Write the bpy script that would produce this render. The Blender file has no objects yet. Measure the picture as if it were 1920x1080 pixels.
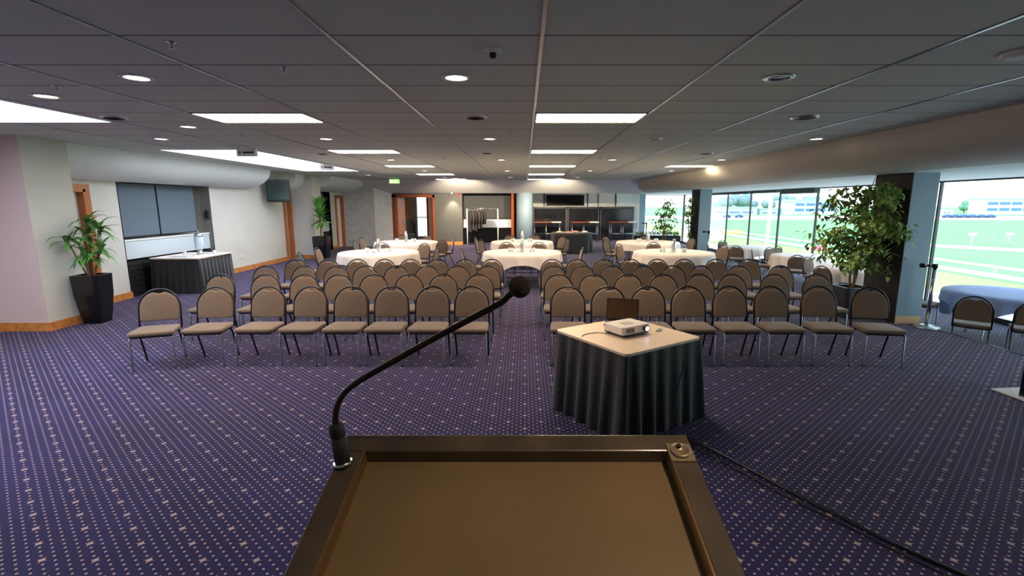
import bpy, math, random
from mathutils import Vector, Matrix
C = bpy.context.scene
COL = C.collection
PI = math.pi
random.seed(7)

# ------------------------------------------------------------------ camera, world, exposure
cam_d = bpy.data.cameras.new('camera'); cam = bpy.data.objects.new('camera', cam_d); COL.objects.link(cam)
cam.location = (0, 0, 1.9)
cam.rotation_euler = (PI/2 - math.atan(159/913), 0, 0)
cam_d.sensor_width = 36; cam_d.lens = 36*913/1920; cam_d.shift_x = -24/1920
cam_d.clip_start = 0.02; cam_d.clip_end = 2000
C.camera = cam
C.view_settings.view_transform = 'Standard'; C.view_settings.look = 'None'
C.view_settings.gamma = 1; C.view_settings.use_curve_mapping = False
C.view_settings.exposure = 1.3
w = bpy.data.worlds.new('overcast_sky'); C.world = w; w.use_nodes = True
wn = w.node_tree.nodes; wl = w.node_tree.links
bg = wn['Background']; bg.inputs[1].default_value = 1.9
tc = wn.new('ShaderNodeTexCoord'); sp = wn.new('ShaderNodeSeparateXYZ'); cr = wn.new('ShaderNodeValToRGB')
wl.new(tc.outputs['Generated'], sp.inputs[0]); wl.new(sp.outputs[2], cr.inputs[0]); wl.new(cr.outputs[0], bg.inputs[0])
cr.color_ramp.elements[0].position = 0; cr.color_ramp.elements[0].color = (.80, .86, .92, 1)
cr.color_ramp.elements[1].position = .6; cr.color_ramp.elements[1].color = (.62, .80, 1, 1)

# ------------------------------------------------------------------ materials
def lin(c):
    return tuple(((v/255)/12.92 if v/255 <= .04045 else ((v/255+.055)/1.055)**2.4) for v in c)
MATS = {}
def mat(name, rgb, rough=.6, metal=0, emis=0, noise=0, nscale=8, bump=0, bscale=60, sheen=0, coat=0, spec=.5):
    if name in MATS: return MATS[name]
    m = bpy.data.materials.new(name); m.use_nodes = True; nt = m.node_tree; b = nt.nodes['Principled BSDF']
    c = lin(rgb) + (1,)
    b.inputs['Base Color'].default_value = c; b.inputs['Roughness'].default_value = rough
    b.inputs['Metallic'].default_value = metal; b.inputs['Specular IOR Level'].default_value = spec
    if sheen: b.inputs['Sheen Weight'].default_value = sheen
    if coat: b.inputs['Coat Weight'].default_value = coat; b.inputs['Coat Roughness'].default_value = .15
    if emis:
        b.inputs['Emission Color'].default_value = c; b.inputs['Emission Strength'].default_value = emis
    if noise or bump:
        t = nt.nodes.new('ShaderNodeTexCoord'); n = nt.nodes.new('ShaderNodeTexNoise')
        n.inputs['Scale'].default_value = nscale; n.inputs['Detail'].default_value = 4
        nt.links.new(t.outputs['Object'], n.inputs['Vector'])
        if noise:
            r = nt.nodes.new('ShaderNodeValToRGB'); e = r.color_ramp.elements
            e[0].position = .3; e[1].position = .7
            e[0].color = tuple(v*(1-noise) for v in c[:3])+(1,); e[1].color = tuple(min(1, v*(1+noise)) for v in c[:3])+(1,)
            nt.links.new(n.outputs['Fac'], r.inputs[0]); nt.links.new(r.outputs[0], b.inputs['Base Color'])
        if bump:
            n2 = nt.nodes.new('ShaderNodeTexNoise'); n2.inputs['Scale'].default_value = bscale
            nt.links.new(t.outputs['Object'], n2.inputs['Vector'])
            bp = nt.nodes.new('ShaderNodeBump'); bp.inputs['Strength'].default_value = bump; bp.inputs['Distance'].default_value = .01
            nt.links.new(n2.outputs['Fac'], bp.inputs['Height']); nt.links.new(bp.outputs[0], b.inputs['Normal'])
    MATS[name] = m; return m

def wood(name, rgb, stretch=(2, 2, .3), dark=.35, rough=.35):
    m = mat(name, rgb, rough); nt = m.node_tree; b = nt.nodes['Principled BSDF']
    t = nt.nodes.new('ShaderNodeTexCoord'); mp = nt.nodes.new('ShaderNodeMapping'); mp.inputs['Scale'].default_value = stretch
    n = nt.nodes.new('ShaderNodeTexNoise'); n.inputs['Scale'].default_value = 12; n.inputs['Detail'].default_value = 6
    r = nt.nodes.new('ShaderNodeValToRGB'); c = lin(rgb)
    r.color_ramp.elements[0].position = .35; r.color_ramp.elements[0].color = tuple(v*(1-dark) for v in c)+(1,)
    r.color_ramp.elements[1].position = .65; r.color_ramp.elements[1].color = c+(1,)
    nt.links.new(t.outputs['Object'], mp.inputs[0]); nt.links.new(mp.outputs[0], n.inputs['Vector'])
    nt.links.new(n.outputs['Fac'], r.inputs[0]); nt.links.new(r.outputs[0], b.inputs['Base Color'])
    return m

def M2(nt, op, a, b=None, clamp=False):
    n = nt.nodes.new('ShaderNodeMath'); n.operation = op; n.use_clamp = clamp
    for i, v in enumerate((a, b)):
        if v is None: continue
        if isinstance(v, (int, float)): n.inputs[i].default_value = v
        else: nt.links.new(v, n.inputs[i])
    return n.outputs[0]

def carpet_mat(name, base, base2, dot):
    m = bpy.data.materials.new(name); m.use_nodes = True; nt = m.node_tree; b = nt.nodes['Principled BSDF']
    b.inputs['Roughness'].default_value = .95; b.inputs['Specular IOR Level'].default_value = .15
    b.inputs['Sheen Weight'].default_value = .1; b.inputs['Sheen Roughness'].default_value = .5
    g = nt.nodes.new('ShaderNodeNewGeometry'); s = nt.nodes.new('ShaderNodeSeparateXYZ'); nt.links.new(g.outputs['Position'], s.inputs[0])
    X, Y = s.outputs[0], s.outputs[1]
    def cell(v, period, off=0.):
        return M2(nt, 'MULTIPLY', M2(nt, 'SUBTRACT', M2(nt, 'FRACT', M2(nt, 'ADD', M2(nt, 'DIVIDE', v, period), off+100.)), .5), period)
    PX, PY = .29, .26
    dots = None
    for o_ in (.5, 0.):
        dx, dy = cell(X, PX/4, o_), cell(Y, PY/4, o_)
        d2 = M2(nt, 'ADD', M2(nt, 'MULTIPLY', dx, dx), M2(nt, 'MULTIPLY', dy, dy))
        q_ = M2(nt, 'LESS_THAN', d2, .0070**2)
        dots = q_ if dots is None else M2(nt, 'MAXIMUM', dots, q_)
    out = dots
    for ox, oy in ((0., 0.), (.5, .5)):
        ax = M2(nt, 'ABSOLUTE', cell(X, PX, ox+.5)); ay = M2(nt, 'ABSOLUTE', cell(Y, PY, oy+.5))
        st = M2(nt, 'LESS_THAN', M2(nt, 'ADD', M2(nt, 'SQRT', ax), M2(nt, 'SQRT', ay)), .185)
        rr = M2(nt, 'LESS_THAN', M2(nt, 'ADD', M2(nt, 'MULTIPLY', ax, ax), M2(nt, 'MULTIPLY', ay, ay)), .0135**2)
        out = M2(nt, 'MAXIMUM', out, M2(nt, 'MAXIMUM', st, rr))
    nz = nt.nodes.new('ShaderNodeTexNoise'); nz.inputs['Scale'].default_value = 1.1; nz.inputs['Detail'].default_value = 3
    nt.links.new(g.outputs['Position'], nz.inputs['Vector'])
    r = nt.nodes.new('ShaderNodeValToRGB'); r.color_ramp.elements[0].position = .35; r.color_ramp.elements[1].position = .65
    r.color_ramp.elements[0].color = lin(base)+(1,); r.color_ramp.elements[1].color = lin(base2)+(1,)
    nt.links.new(nz.outputs['Fac'], r.inputs[0])
    mx = nt.nodes.new('ShaderNodeMix'); mx.data_type = 'RGBA'
    nt.links.new(out, mx.inputs['Factor']); nt.links.new(r.outputs[0], mx.inputs['A']); mx.inputs['B'].default_value = lin(dot)+(1,)
    nt.links.new(mx.outputs['Result'], b.inputs['Base Color'])
    return m

def ceiling_mat():
    m = bpy.data.materials.new('ceiling_tiles'); m.use_nodes = True; nt = m.node_tree; b = nt.nodes['Principled BSDF']
    b.inputs['Roughness'].default_value = .9; b.inputs['Specular IOR Level'].default_value = .2
    g = nt.nodes.new('ShaderNodeNewGeometry'); s = nt.nodes.new('ShaderNodeSeparateXYZ'); nt.links.new(g.outputs['Position'], s.inputs[0])
    fy = M2(nt, 'ABSOLUTE', M2(nt, 'SUBTRACT', M2(nt, 'FRACT', M2(nt, 'ADD', M2(nt, 'DIVIDE', M2(nt, 'SUBTRACT', s.outputs[1], 2.99), .6), 100.5)), .5))
    ly = M2(nt, 'LESS_THAN', fy, .013)
    mx = nt.nodes.new('ShaderNodeMix'); mx.data_type = 'RGBA'
    nt.links.new(ly, mx.inputs['Factor']); mx.inputs['A'].default_value = lin((206, 212, 202))+(1,); mx.inputs['B'].default_value = lin((84, 78, 76))+(1,)
    n = nt.nodes.new('ShaderNodeTexNoise'); n.inputs['Scale'].default_value = 90
    nt.links.new(g.outputs['Position'], n.inputs['Vector'])
    bp = nt.nodes.new('ShaderNodeBump'); bp.inputs['Strength'].default_value = .15; bp.inputs['Distance'].default_value = .004
    nt.links.new(n.outputs['Fac'], bp.inputs['Height']); nt.links.new(bp.outputs[0], b.inputs['Normal'])
    nt.links.new(mx.outputs['Result'], b.inputs['Base Color']); return m

def glass_mat(name, tint=(.93, .98, .97)):
    m = bpy.data.materials.new(name); m.use_nodes = True; nt = m.node_tree
    nt.nodes.remove(nt.nodes['Principled BSDF']); o = nt.nodes['Material Output']
    t = nt.nodes.new('ShaderNodeBsdfTransparent'); t.inputs[0].default_value = tint+(1,)
    g = nt.nodes.new('ShaderNodeBsdfGlossy'); g.inputs['Roughness'].default_value = .02
    lw = nt.nodes.new('ShaderNodeLayerWeight'); lw.inputs[0].default_value = .5
    fo = M2(nt, 'ADD', M2(nt, 'MULTIPLY', M2(nt, 'POWER', lw.outputs['Facing'], 5.), .6), .025)
    mx = nt.nodes.new('ShaderNodeMixShader')
    nt.links.new(fo, mx.inputs[0]); nt.links.new(t.outputs[0], mx.inputs[1]); nt.links.new(g.outputs[0], mx.inputs[2])
    nt.links.new(mx.outputs[0], o.inputs[0]); return m

m_carpet = carpet_mat('patterned_carpet', (25, 23, 66), (34, 30, 82), (172, 148, 148))
m_carpet2 = carpet_mat('terrace_carpet', (34, 36, 60), (42, 44, 74), (120, 116, 128))
m_ceil = ceiling_mat()
m_glass = glass_mat('window_glass')
m_wall = mat('painted_wall', (205, 203, 196), .8, noise=.03, nscale=2)
m_bounce_pink = mat('pink_bounce_wall', (206, 184, 182), .8)  # carpet bounce light painted into the wall colour as pink
m_white = mat('white_plaster', (226, 230, 228), .7)
m_soffr = mat('taupe_plaster', (202, 200, 186), .75)
m_skirt_wood = wood('orange_timber', (214, 140, 74), (1, 1, 1))
m_doorframe = wood('door_timber', (190, 108, 52), (3, 3, .4))
m_red_wood = wood('red_timber', (150, 72, 30), (3, 3, .4))
m_blind = mat('slate_blind_fabric', (98, 112, 126), .85, bump=.1)
m_dkwall = mat('charcoal_wall', (70, 72, 72), .6, noise=.06)
m_concrete = mat('grey_concrete_paper', (204, 206, 210), .8, noise=.12, nscale=5)
m_blue = mat('blue_grey_paint', (128, 152, 168), .5)
m_black = mat('black_gloss', (16, 16, 18), .2)
m_blackm = mat('black_matte', (24, 24, 26), .6)
m_chrome = mat('chrome_tube', (190, 195, 200), .22, 1)
m_gun = mat('gunmetal_tube', (156, 162, 170), .3, 1)
m_dark_tube = mat('dark_tube', (60, 60, 64), .35, .8)
m_fabric = mat('taupe_upholstery', (110, 90, 76), .9, noise=.08, nscale=40, bump=.2, bscale=300, sheen=.3)
m_edge = mat('dark_piping', (40, 36, 36), .6)
m_cloth = mat('white_linen', (240, 226, 220), .85, bump=.05, bscale=200)
m_blackcloth = mat('black_cloth', (24, 25, 30), .75, sheen=.2)
m_navycloth = mat('blue_linen', (140, 154, 192), .85)
m_tabletop = mat('beige_laminate', (222, 196, 172), .4, noise=.03)
m_leaf = mat('ficus_leaf', (134, 164, 84), .45, noise=.5, nscale=6)
m_leaf2 = mat('dracaena_leaf', (92, 142, 70), .45, noise=.3, nscale=5)
m_leaf3 = mat('palm_leaf', (84, 150, 56), .45, noise=.3, nscale=5)
m_bark = mat('bark', (140, 116, 88), .9, noise=.3, nscale=20)
m_soil = mat('soil', (96, 66, 44), .95, noise=.4, nscale=30)
m_steel = mat('brushed_steel', (200, 204, 210), .3, 1)
m_lect = mat('lectern_lacquer', (84, 72, 58), .33, noise=.45, nscale=7, coat=.3)
m_lectp = mat('lectern_panel', (122, 100, 70), .38, noise=.14, nscale=4)
m_foam = mat('microphone_foam', (44, 30, 26), .95, bump=.8, bscale=400)
m_panel_light = mat('warm_diffuser', (255, 232, 196), .5, emis=13)
m_sky_light = mat('daylight_diffuser', (232, 242, 255), .5, emis=3.2)
m_dl = mat('downlight_lens', (255, 232, 205), .4, emis=7)
m_dl_off = mat('downlight_lens_off', (120, 120, 122), .2, .8)
m_screen = mat('tv_screen', (52, 66, 66), .12)
m_drink = glass_mat('drinking_glass', (.9, .95, .97))

# ------------------------------------------------------------------ mesh helpers
class MB:
    def __init__(s): s.v = []; s.f = []; s.sm = []
    def add(s, vs, fs, sm=False):
        o = len(s.v); s.v += [tuple(v) for v in vs]; s.f += [tuple(i+o for i in f) for f in fs]; s.sm += [sm]*len(fs); return s
    def box(s, x0, x1, y0, y1, z0, z1, M=None):
        vs = [Vector((x, y, z)) for z in (z0, z1) for y in (y0, y1) for x in (x0, x1)]
        if M: vs = [M @ v for v in vs]
        return s.add(vs, [(0, 2, 3, 1), (4, 5, 7, 6), (0, 1, 5, 4), (2, 6, 7, 3), (0, 4, 6, 2), (1, 3, 7, 5)])
    def tube(s, pts, r, n=10, cap=True, sm=True):
        pts = [Vector(p) for p in pts]; rs = r if isinstance(r, (list, tuple)) else [r]*len(pts)
        vs = []; up = None
        for i, p in enumerate(pts):
            d = (pts[min(i+1, len(pts)-1)] - pts[max(i-1, 0)]).normalized()
            if up is None: up = d.orthogonal().normalized()
            else:
                up = (up - d*up.dot(d))
                up = up.normalized() if up.length > 1e-6 else d.orthogonal().normalized()
            side = d.cross(up)
            for k in range(n):
                a = 2*PI*k/n; vs.append(p + (up*math.cos(a)+side*math.sin(a))*rs[i])
        fs = []
        for i in range(len(pts)-1):
            for k in range(n): fs.append((i*n+k, i*n+(k+1) % n, (i+1)*n+(k+1) % n, (i+1)*n+k))
        s.add(vs, fs, sm)
        if cap:
            o = len(s.v)-len(vs)
            s.f.append(tuple(o+k for k in reversed(range(n)))); s.sm.append(False)
            s.f.append(tuple(o+(len(pts)-1)*n+k for k in range(n))); s.sm.append(False)
        return s
    def lathe(s, prof, c=(0, 0), n=24, sm=True, fr=None, caps=True):
        vs = []
        for r, z in prof:
            for k in range(n):
                a = 2*PI*k/n; q = r*(fr(a, z) if fr else 1); vs.append((c[0]+q*math.cos(a), c[1]+q*math.sin(a), z))
        fs = [(i*n+k, i*n+(k+1) % n, (i+1)*n+(k+1) % n, (i+1)*n+k) for i in range(len(prof)-1) for k in range(n)]
        o = len(s.v); s.add(vs, fs, sm)
        if not caps: return s
        if prof[0][0] > 1e-4: s.f.append(tuple(o+k for k in reversed(range(n)))); s.sm.append(False)
        if prof[-1][0] > 1e-4: s.f.append(tuple(o+(len(prof)-1)*n+k for k in range(n))); s.sm.append(False)
        return s
    def prism(s, poly, z0, z1, M=None):
        n = len(poly); vs = [Vector((x, y, z0)) for x, y in poly]+[Vector((x, y, z1)) for x, y in poly]
        if M: vs = [M @ v for v in vs]
        return s.add(vs, [tuple(reversed(range(n))), tuple(range(n, 2*n))]+[(i, (i+1) % n, n+(i+1) % n, n+i) for i in range(n)])
    def grid(s, fn, nu, nv, sm=True, closed=False):
        vs = [fn(i/(nu), j/nv) for j in range(nv+1) for i in range(nu if closed else nu+1)]
        w_ = nu if closed else nu+1
        fs = [(j*w_+i, j*w_+(i+1) % w_, (j+1)*w_+(i+1) % w_, (j+1)*w_+i) for j in range(nv) for i in range(nu)]
        return s.add(vs, fs, sm)
    def ball(s, c, r, n=16, sq=(1, 1, 1)):
        def fn(u, v):
            a = 2*PI*u; b = PI*(v*.998+.001)
            return (c[0]+r*sq[0]*math.sin(b)*math.cos(a), c[1]+r*sq[1]*math.sin(b)*math.sin(a), c[2]-r*sq[2]*math.cos(b))
        return s.grid(fn, n, n//2, closed=True)
    def pad(s, outline, T, w0, w1, rnd, dome=0.):
        # cushion: rounded slab from an outline (CCW) mapped through T(u,v,w)
        n = len(outline); P = [Vector((a, b)) for a, b in outline]; nr = []
        for i in range(n):
            d = (P[(i+1) % n]-P[i-1]); nr.append(Vector((d.y, -d.x)).normalized())
        c = sum(P, Vector((0, 0)))/n
        lv = []
        for k in range(4): a = PI/2*k/3; lv.append((rnd*(1-math.sin(a)), w0+rnd*(1-math.cos(a))*.9))
        for k in range(5): a = PI/2*k/4; lv.append((rnd*(1-math.cos(a)), w1-rnd+rnd*math.sin(a)))
        rings = [[(P[i]-nr[i]*ins, w_) for i in range(n)] for ins, w_ in lv]
        for f_ in (.7, .35): rings.append([(c+(P[i]-nr[i]*rnd-c)*f_, w1+dome*(1-f_*f_)) for i in range(n)])
        vs = [T(p.x, p.y, w_) for R_ in rings for p, w_ in R_]
        m_ = len(rings); fs = [(j*n+i, j*n+(i+1) % n, (j+1)*n+(i+1) % n, (j+1)*n+i) for j in range(m_-1) for i in range(n)]
        vs.append(T(c.x, c.y, w1+dome)); k0 = m_*n
        fs += [((m_-1)*n+i, (m_-1)*n+(i+1) % n, k0) for i in range(n)]
        s.add(vs, fs, True); o = len(s.v)-len(vs)
        s.f.append(tuple(o+i for i in reversed(range(n)))); s.sm.append(False); return s
    def build(s, name, m, parent=None, bevel=0):
        me = bpy.data.meshes.new(name); me.from_pydata(s.v, [], s.f); me.validate()
        if len(me.polygons) == len(s.sm): me.polygons.foreach_set('use_smooth', s.sm)
        me.materials.append(m); me.update()
        o = bpy.data.objects.new(name, me); COL.objects.link(o)
        if parent: o.parent = parent
        if bevel:
            b = o.modifiers.new('bevel', 'BEVEL'); b.width = bevel; b.segments = 2; b.limit_method = 'ANGLE'
        return o
def box(*a): return MB().box(*a)
def tag(o, label, cat, group=None, kind=None):
    if label: o['label'] = label
    if cat: o['category'] = cat
    if group: o['group'] = group
    if kind: o['kind'] = kind
    return o
def thing(name, label, cat, loc=(0, 0, 0), rz=0, group=None):
    o = bpy.data.objects.new(name, None); COL.objects.link(o); o.empty_display_size = .1
    o.location = loc; o.rotation_euler = (0, 0, rz); return tag(o, label, cat, group)
def struct(o, label=None, cat=None): o['kind'] = 'structure'; return tag(o, label, cat)
def sthing(name, label=None, cat=None, loc=(0, 0, 0), rz=0):
    o = thing(name, label, cat, loc, rz); o['kind'] = 'structure'; return o
def dup(root, loc, rz, label, group=None, sc=None):
    r = root.copy(); COL.objects.link(r); r.location = loc; r.rotation_euler = (0, 0, rz); r['label'] = label
    if group: r['group'] = group
    if sc: r.scale = sc
    def rec(a, b):
        for ch in [c for c in KIDS(a)]:
            d = ch.copy(); COL.objects.link(d); d.parent = b; rec(ch, d)
    rec(root, r); return r
def KIDS(o): return [c for c in bpy.data.objects if c.parent == o]
_kc = {}
def KIDS(o):
    if o.name not in _kc: _kc[o.name] = list(o.children)
    return _kc[o.name]

# ------------------------------------------------------------------ ROOM SHELL
ZC = 2.845
struct(box(-8.2, 6.33, -2.6, 22.7, -.25, 0).build('floor', m_carpet), 'navy carpet with beige dots and stars covering the room', 'floor')
struct(box(-7, 6.33, 22.7, 27.5, -.25, -.002).build('floor', m_carpet), 'navy carpet strip beyond the main room at the far end', 'floor')
struct(box(6.33, 9.0, -2.6, 27.5, -.5, -.3).build('floor', m_carpet2), 'darker lower carpeted terrace along the big windows', 'floor')
# ceiling with two skylight openings
SK = [(-6.6, -4.88, .1, 6.05), (-6.6, -4.95, 9.05, 15.0)]
mb = MB(); xs = sorted({-8.2, 5.75, *[a for s_ in SK for a in s_[:2]]}); ys = sorted({-2.6, 22.7, *[a for s_ in SK for a in s_[2:]]})
for i in range(len(xs)-1):
    for j in range(len(ys)-1):
        cx_, cy_ = (xs[i]+xs[i+1])/2, (ys[j]+ys[j+1])/2
        if any(s_[0] < cx_ < s_[1] and s_[2] < cy_ < s_[3] for s_ in SK): continue
        mb.box(xs[i], xs[i+1], ys[j], ys[j+1], ZC, ZC+.08)
struct(mb.build('ceiling', m_ceil), 'suspended ceiling of grey rectangular tiles', 'ceiling')
struct(box(-7, 9.0, 22.7, 27.5, 2.845, 2.9).build('ceiling', m_white), 'plain ceiling over the far bar and lobby', 'ceiling')
for i, s_ in enumerate(SK):
    t = sthing('window_%d' % (i+11), ['bright white skylight at the upper left edge nearest the viewer', 'long bright skylight beyond the first along the left side'][i], 'skylight', ((s_[0]+s_[1])/2, (s_[2]+s_[3])/2, ZC))
    hx, hy = (s_[1]-s_[0])/2, (s_[3]-s_[2])/2
    m_ = MB(); th = .02
    m_.box(-hx, -hx+th, -hy, hy, .0, .3); m_.box(hx-th, hx, -hy, hy, .0, .3); m_.box(-hx, hx, -hy, -hy+th, .0, .3); m_.box(-hx, hx, hy-th, hy, .0, .3)
    m_.build('skylight_shaft', m_white, t)
    box(-hx+th, hx-th, -hy+th, hy-th, .26, .29).build('diffuser', m_sky_light, t)
# T bars running away from the viewer
k = 0
for i in range(-6, 4):
    x = .1+1.22*i
    if x < -6.6 or i > 3: continue
    segs = [(-2.6, 20.6)]
    if -6.6 < x < -4.9: segs = [(-2.6, .1), (6.05, 9.05), (15, 20.6)]
    for a, b in segs:
        k += 1; struct(box(x-.011, x+.011, a, b, ZC-.006, ZC+.002).build('trim_%d' % k, m_gun), None, None)
# left side
struct(box(-8.25, -7.87, -2.6, 7.12, 0, ZC).build('wall_left', m_bounce_pink))
struct(box(-8.25, -7.17, 7.135, 7.88, 0, ZC).build('wall_left', m_wall), 'projecting pale wall pier behind the tall dark pot', 'pier')
struct(box(-7.87, -7.17, 7.12, 7.135, 0, ZC).build('wall_left', m_bounce_pink))  # thin sheet added to carry the painted pink bounce on the pier front
# main left wall with door opening 8.25-9.1 and window recess 9.75-12.6
mb = MB()
mb.box(-8.25, -8.0, 7.88, 8.15, 0, ZC); mb.box(-8.25, -8.0, 8.15, 9.0, 2.15, ZC); mb.box(-8.25, -8.0, 9.0, 9.75, 0, ZC)
mb.box(-8.25, -8.0, 9.75, 12.55, 2.32, ZC); mb.box(-8.25, -8.0, 12.55, 16.42, 0, ZC); mb.box(-8.25, -8.0, 16.42, 16.88, 2.15, ZC)
mb.box(-8.25, -8.0, 16.88, 18.2, 0, ZC); mb.box(-8.25, -8.0, 18.2, 20.3, 2.32, ZC); mb.box(-8.25, -8.0, 20.3, 20.9, 0, ZC); mb.box(-8.25, -8.0, 20.9, 21.7, 2.15, ZC)
mb.box(-8.25, -8.0, 21.7, 22.7, 0, ZC)
struct(mb.build('wall_left', m_wall), 'long pale left wall with doors and window bays', 'wall')
struct(box(-8.1, -7.25, 16.9, 17.6, 0, ZC).build('wall_left', m_wall), 'pale wall pier beyond the television', 'pier')
def win_bay(n, y0, y1, lab, black_y1):
    t = sthing('window_%d' % n, lab, 'window', (-8.0, (y0+y1)/2, 0))
    h = (y1-y0)/2
    m_ = MB(); m_.box(-.5, -.45, -h, h, 0, 2.32); m_.box(-.5, 0, -h-.02, -h, 0, 2.32); m_.box(-.5, 0, h, h+.02, 0, 2.32); m_.box(-.5, 0, -h, h, 2.32, 2.36)
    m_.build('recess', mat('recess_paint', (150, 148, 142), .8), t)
    box(-.44, -.1, -h, h, .76, 1.13).build('sill_box', mat('pale_blue_sill', (196, 208, 216), .5), t, .01)
    box(-.44, -.08, -h, h, 1.13, 1.16).build('window_sill', m_white, t, .005)
    nb = 2 if h > 1.2 else 1
    for q in range(nb):
        a = -h+.03+(2*h-.3)*q/nb; b = -h+.03+(2*h-.3)*(q+1)/nb-.05
        bl = box(-.2, -.185, a, b, 1.22, 2.3).build('roller_blind', m_blind, t)
        MB().tube([(-.19, a, 1.21), (-.19, b, 1.21)], .014).build('hem_bar', m_dark_tube, bl)
    return t
win_bay(1, 9.75, 12.55, 'recessed window with two slate grey roller blinds above a pale sill box', 0)
win_bay(2, 18.2, 20.3, 'small far left window bay with one dark blind behind the palm', 0)
# black shelving under the two bays
for y0, y1, lab in ((9.78, 12.5, 'black slatted shelving unit under the two slate blinds'), (18.25, 20.25, 'black low unit under the far small window bay')):
    t = thing('low_shelf_unit', lab, 'shelf', (-8.2, (y0+y1)/2, 0)); h = (y1-y0)/2
    box(-.22, .12, -h, h, 0, .72).build('body', m_blackm, t)
    nn = int(h*2/.45)
    m_ = MB()
    for i in range(nn+1): q = -h+i*2*h/nn; m_.box(.12, .135, q-.012, q+.012, .04, .7)
    for i in range(6): m_.box(.12, .13, -h, h, .08+i*.11, .092+i*.11)
    m_.build('grille', m_dark_tube, t)
def door(n, y0, y1, lab, mat_f=m_doorframe):
    t = sthing('door_%d' % n, lab, 'door', (-8.0, (y0+y1)/2, 0)); h = (y1-y0)/2
    m_ = MB(); m_.box(-.2, .03, -h, -h+.05, 0, 2.15); m_.box(-.2, .03, h-.05, h, 0, 2.15); m_.box(-.2, .03, -h, h, 2.10, 2.15)
    m_.box(0, .03, -h-.09, -h, 0, 2.24); m_.box(0, .03, h, h+.09, 0, 2.24); m_.box(0, .03, -h, h, 2.15, 2.24)
    m_.build('door_frame', mat_f, t)
    lf = box(-.14, -.1, -h+.05, h-.05, .01, 2.1).build('door_leaf', m_white, t)
    MB().tube([(-.1, -h+.14, 1.02), (-.04, -h+.14, 1.02), (-.04, -h+.26, 1.02)], .01).build('door_handle', m_steel, lf)
    return t
door(1, 8.15, 9.0, 'orange timber framed door behind the tall dark pot'); door(2, 16.42, 16.82, 'timber framed door just past the television'); door(3, 20.9, 21.7, 'far timber framed white door beside the concrete wall')
def curved(name, cx_, cz, a, b, y0, y1, sgn, m, lab):
    m_ = MB(); n = 14
    prof = [(cx_+sgn*a*math.cos(PI/2*i/n), cz-b*math.sin(PI/2*i/n)) for i in range(n+1)]+[(cx_, cz)]
    N = len(prof)
    vs = [(x, y0, z) for x, z in prof]+[(x, y1, z) for x, z in prof]
    fs = [(i, (i+1) % N, N+(i+1) % N, N+i) for i in range(N)]
    m_.add(vs, fs[:n], True); m_.add(vs, fs[n:]+[tuple(range(N)), tuple(range(N, 2*N))], False)
    return struct(m_.build(name, m), lab, 'bulkhead')
curved('trim_30', -8.0, ZC, .78, .53, 7.89, 14.2, 1, m_white, 'long curved white bulkhead over the slate blinds')
curved('trim_31', -8.0, ZC, .55, .53, 16.2, 16.89, 1, m_white, 'short curved white bulkhead end beside the television')
curved('trim_32', -8.0, ZC, 1.15, .5, 17.61, 21.4, 1, m_white, 'curved white bulkhead over the far left door')
curved('trim_33', 5.75, ZC, .95, .485, -2.6, 22.6, -1, m_soffr, 'long curved taupe bulkhead along the window side')
# back bulkhead, curved towards the viewer
m_ = MB(); n = 12; prof = [(20.55+1.9*i/n, ZC-.5*(i/n)**1.15) for i in range(n+1)]+[(22.7, ZC-.5), (22.7, ZC)]
N = len(prof); vs = [(-8, y, z) for y, z in prof]+[(5.7, y, z) for y, z in prof]
m_.add(vs, [(i, N+i, N+i+1, i+1) for i in range(n)], True); m_.add(vs, [(i, N+i, N+(i+1) % N, (i+1) % N) for i in range(n, N)]+[tuple(range(N)), tuple(range(N, 2*N))])
struct(m_.build('trim_34', m_white), 'curved pale bulkhead across the far end of the room', 'bulkhead')
struct(box(5.7, 9.0, -2.6, 27.5, 2.36, 2.42).build('ceiling', m_white), 'white lower ceiling strip above the big windows', 'ceiling')
# baseboards left
def bboard(name, pts, z=0, h=.11, m=m_skirt_wood):
    mb_ = MB()
    for (x0, y0), (x1, y1) in zip(pts[:-1], pts[1:]):
        d = Vector((x1-x0, y1-y0)); L = d.length; a = math.atan2(d.y, d.x)
        mb_.box(-.0, L, -.018, .0, z, z+h, Matrix.Translation((x0, y0, 0)) @ Matrix.Rotation(a, 4, 'Z'))
    return struct(mb_.build(name, m))
bboard('baseboard_left', [(-7.87, -2.6), (-7.87, 7.12)][::1]); 
for i, pts in enumerate([[(-7.852, -2.55), (-7.852, 7.10)], [(-7.87, 7.12), (-7.152, 7.12), (-7.152, 7.88)], [(-7.982, 9.1), (-7.982, 9.74)], [(-7.982, 12.56), (-7.982, 16.33)], [(-8.0, 16.9), (-7.232, 16.9), (-7.232, 17.6)], [(-7.982, 17.6), (-7.982, 18.2)], [(-7.982, 20.3), (-7.982, 20.8)]]):
    bboard('baseboard_left', pts, h=.13)
# wall behind the viewer
struct(box(-8.2, 9.0, -2.75, -2.6, -.5, ZC+.1).build('wall_near', m_wall))
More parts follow.
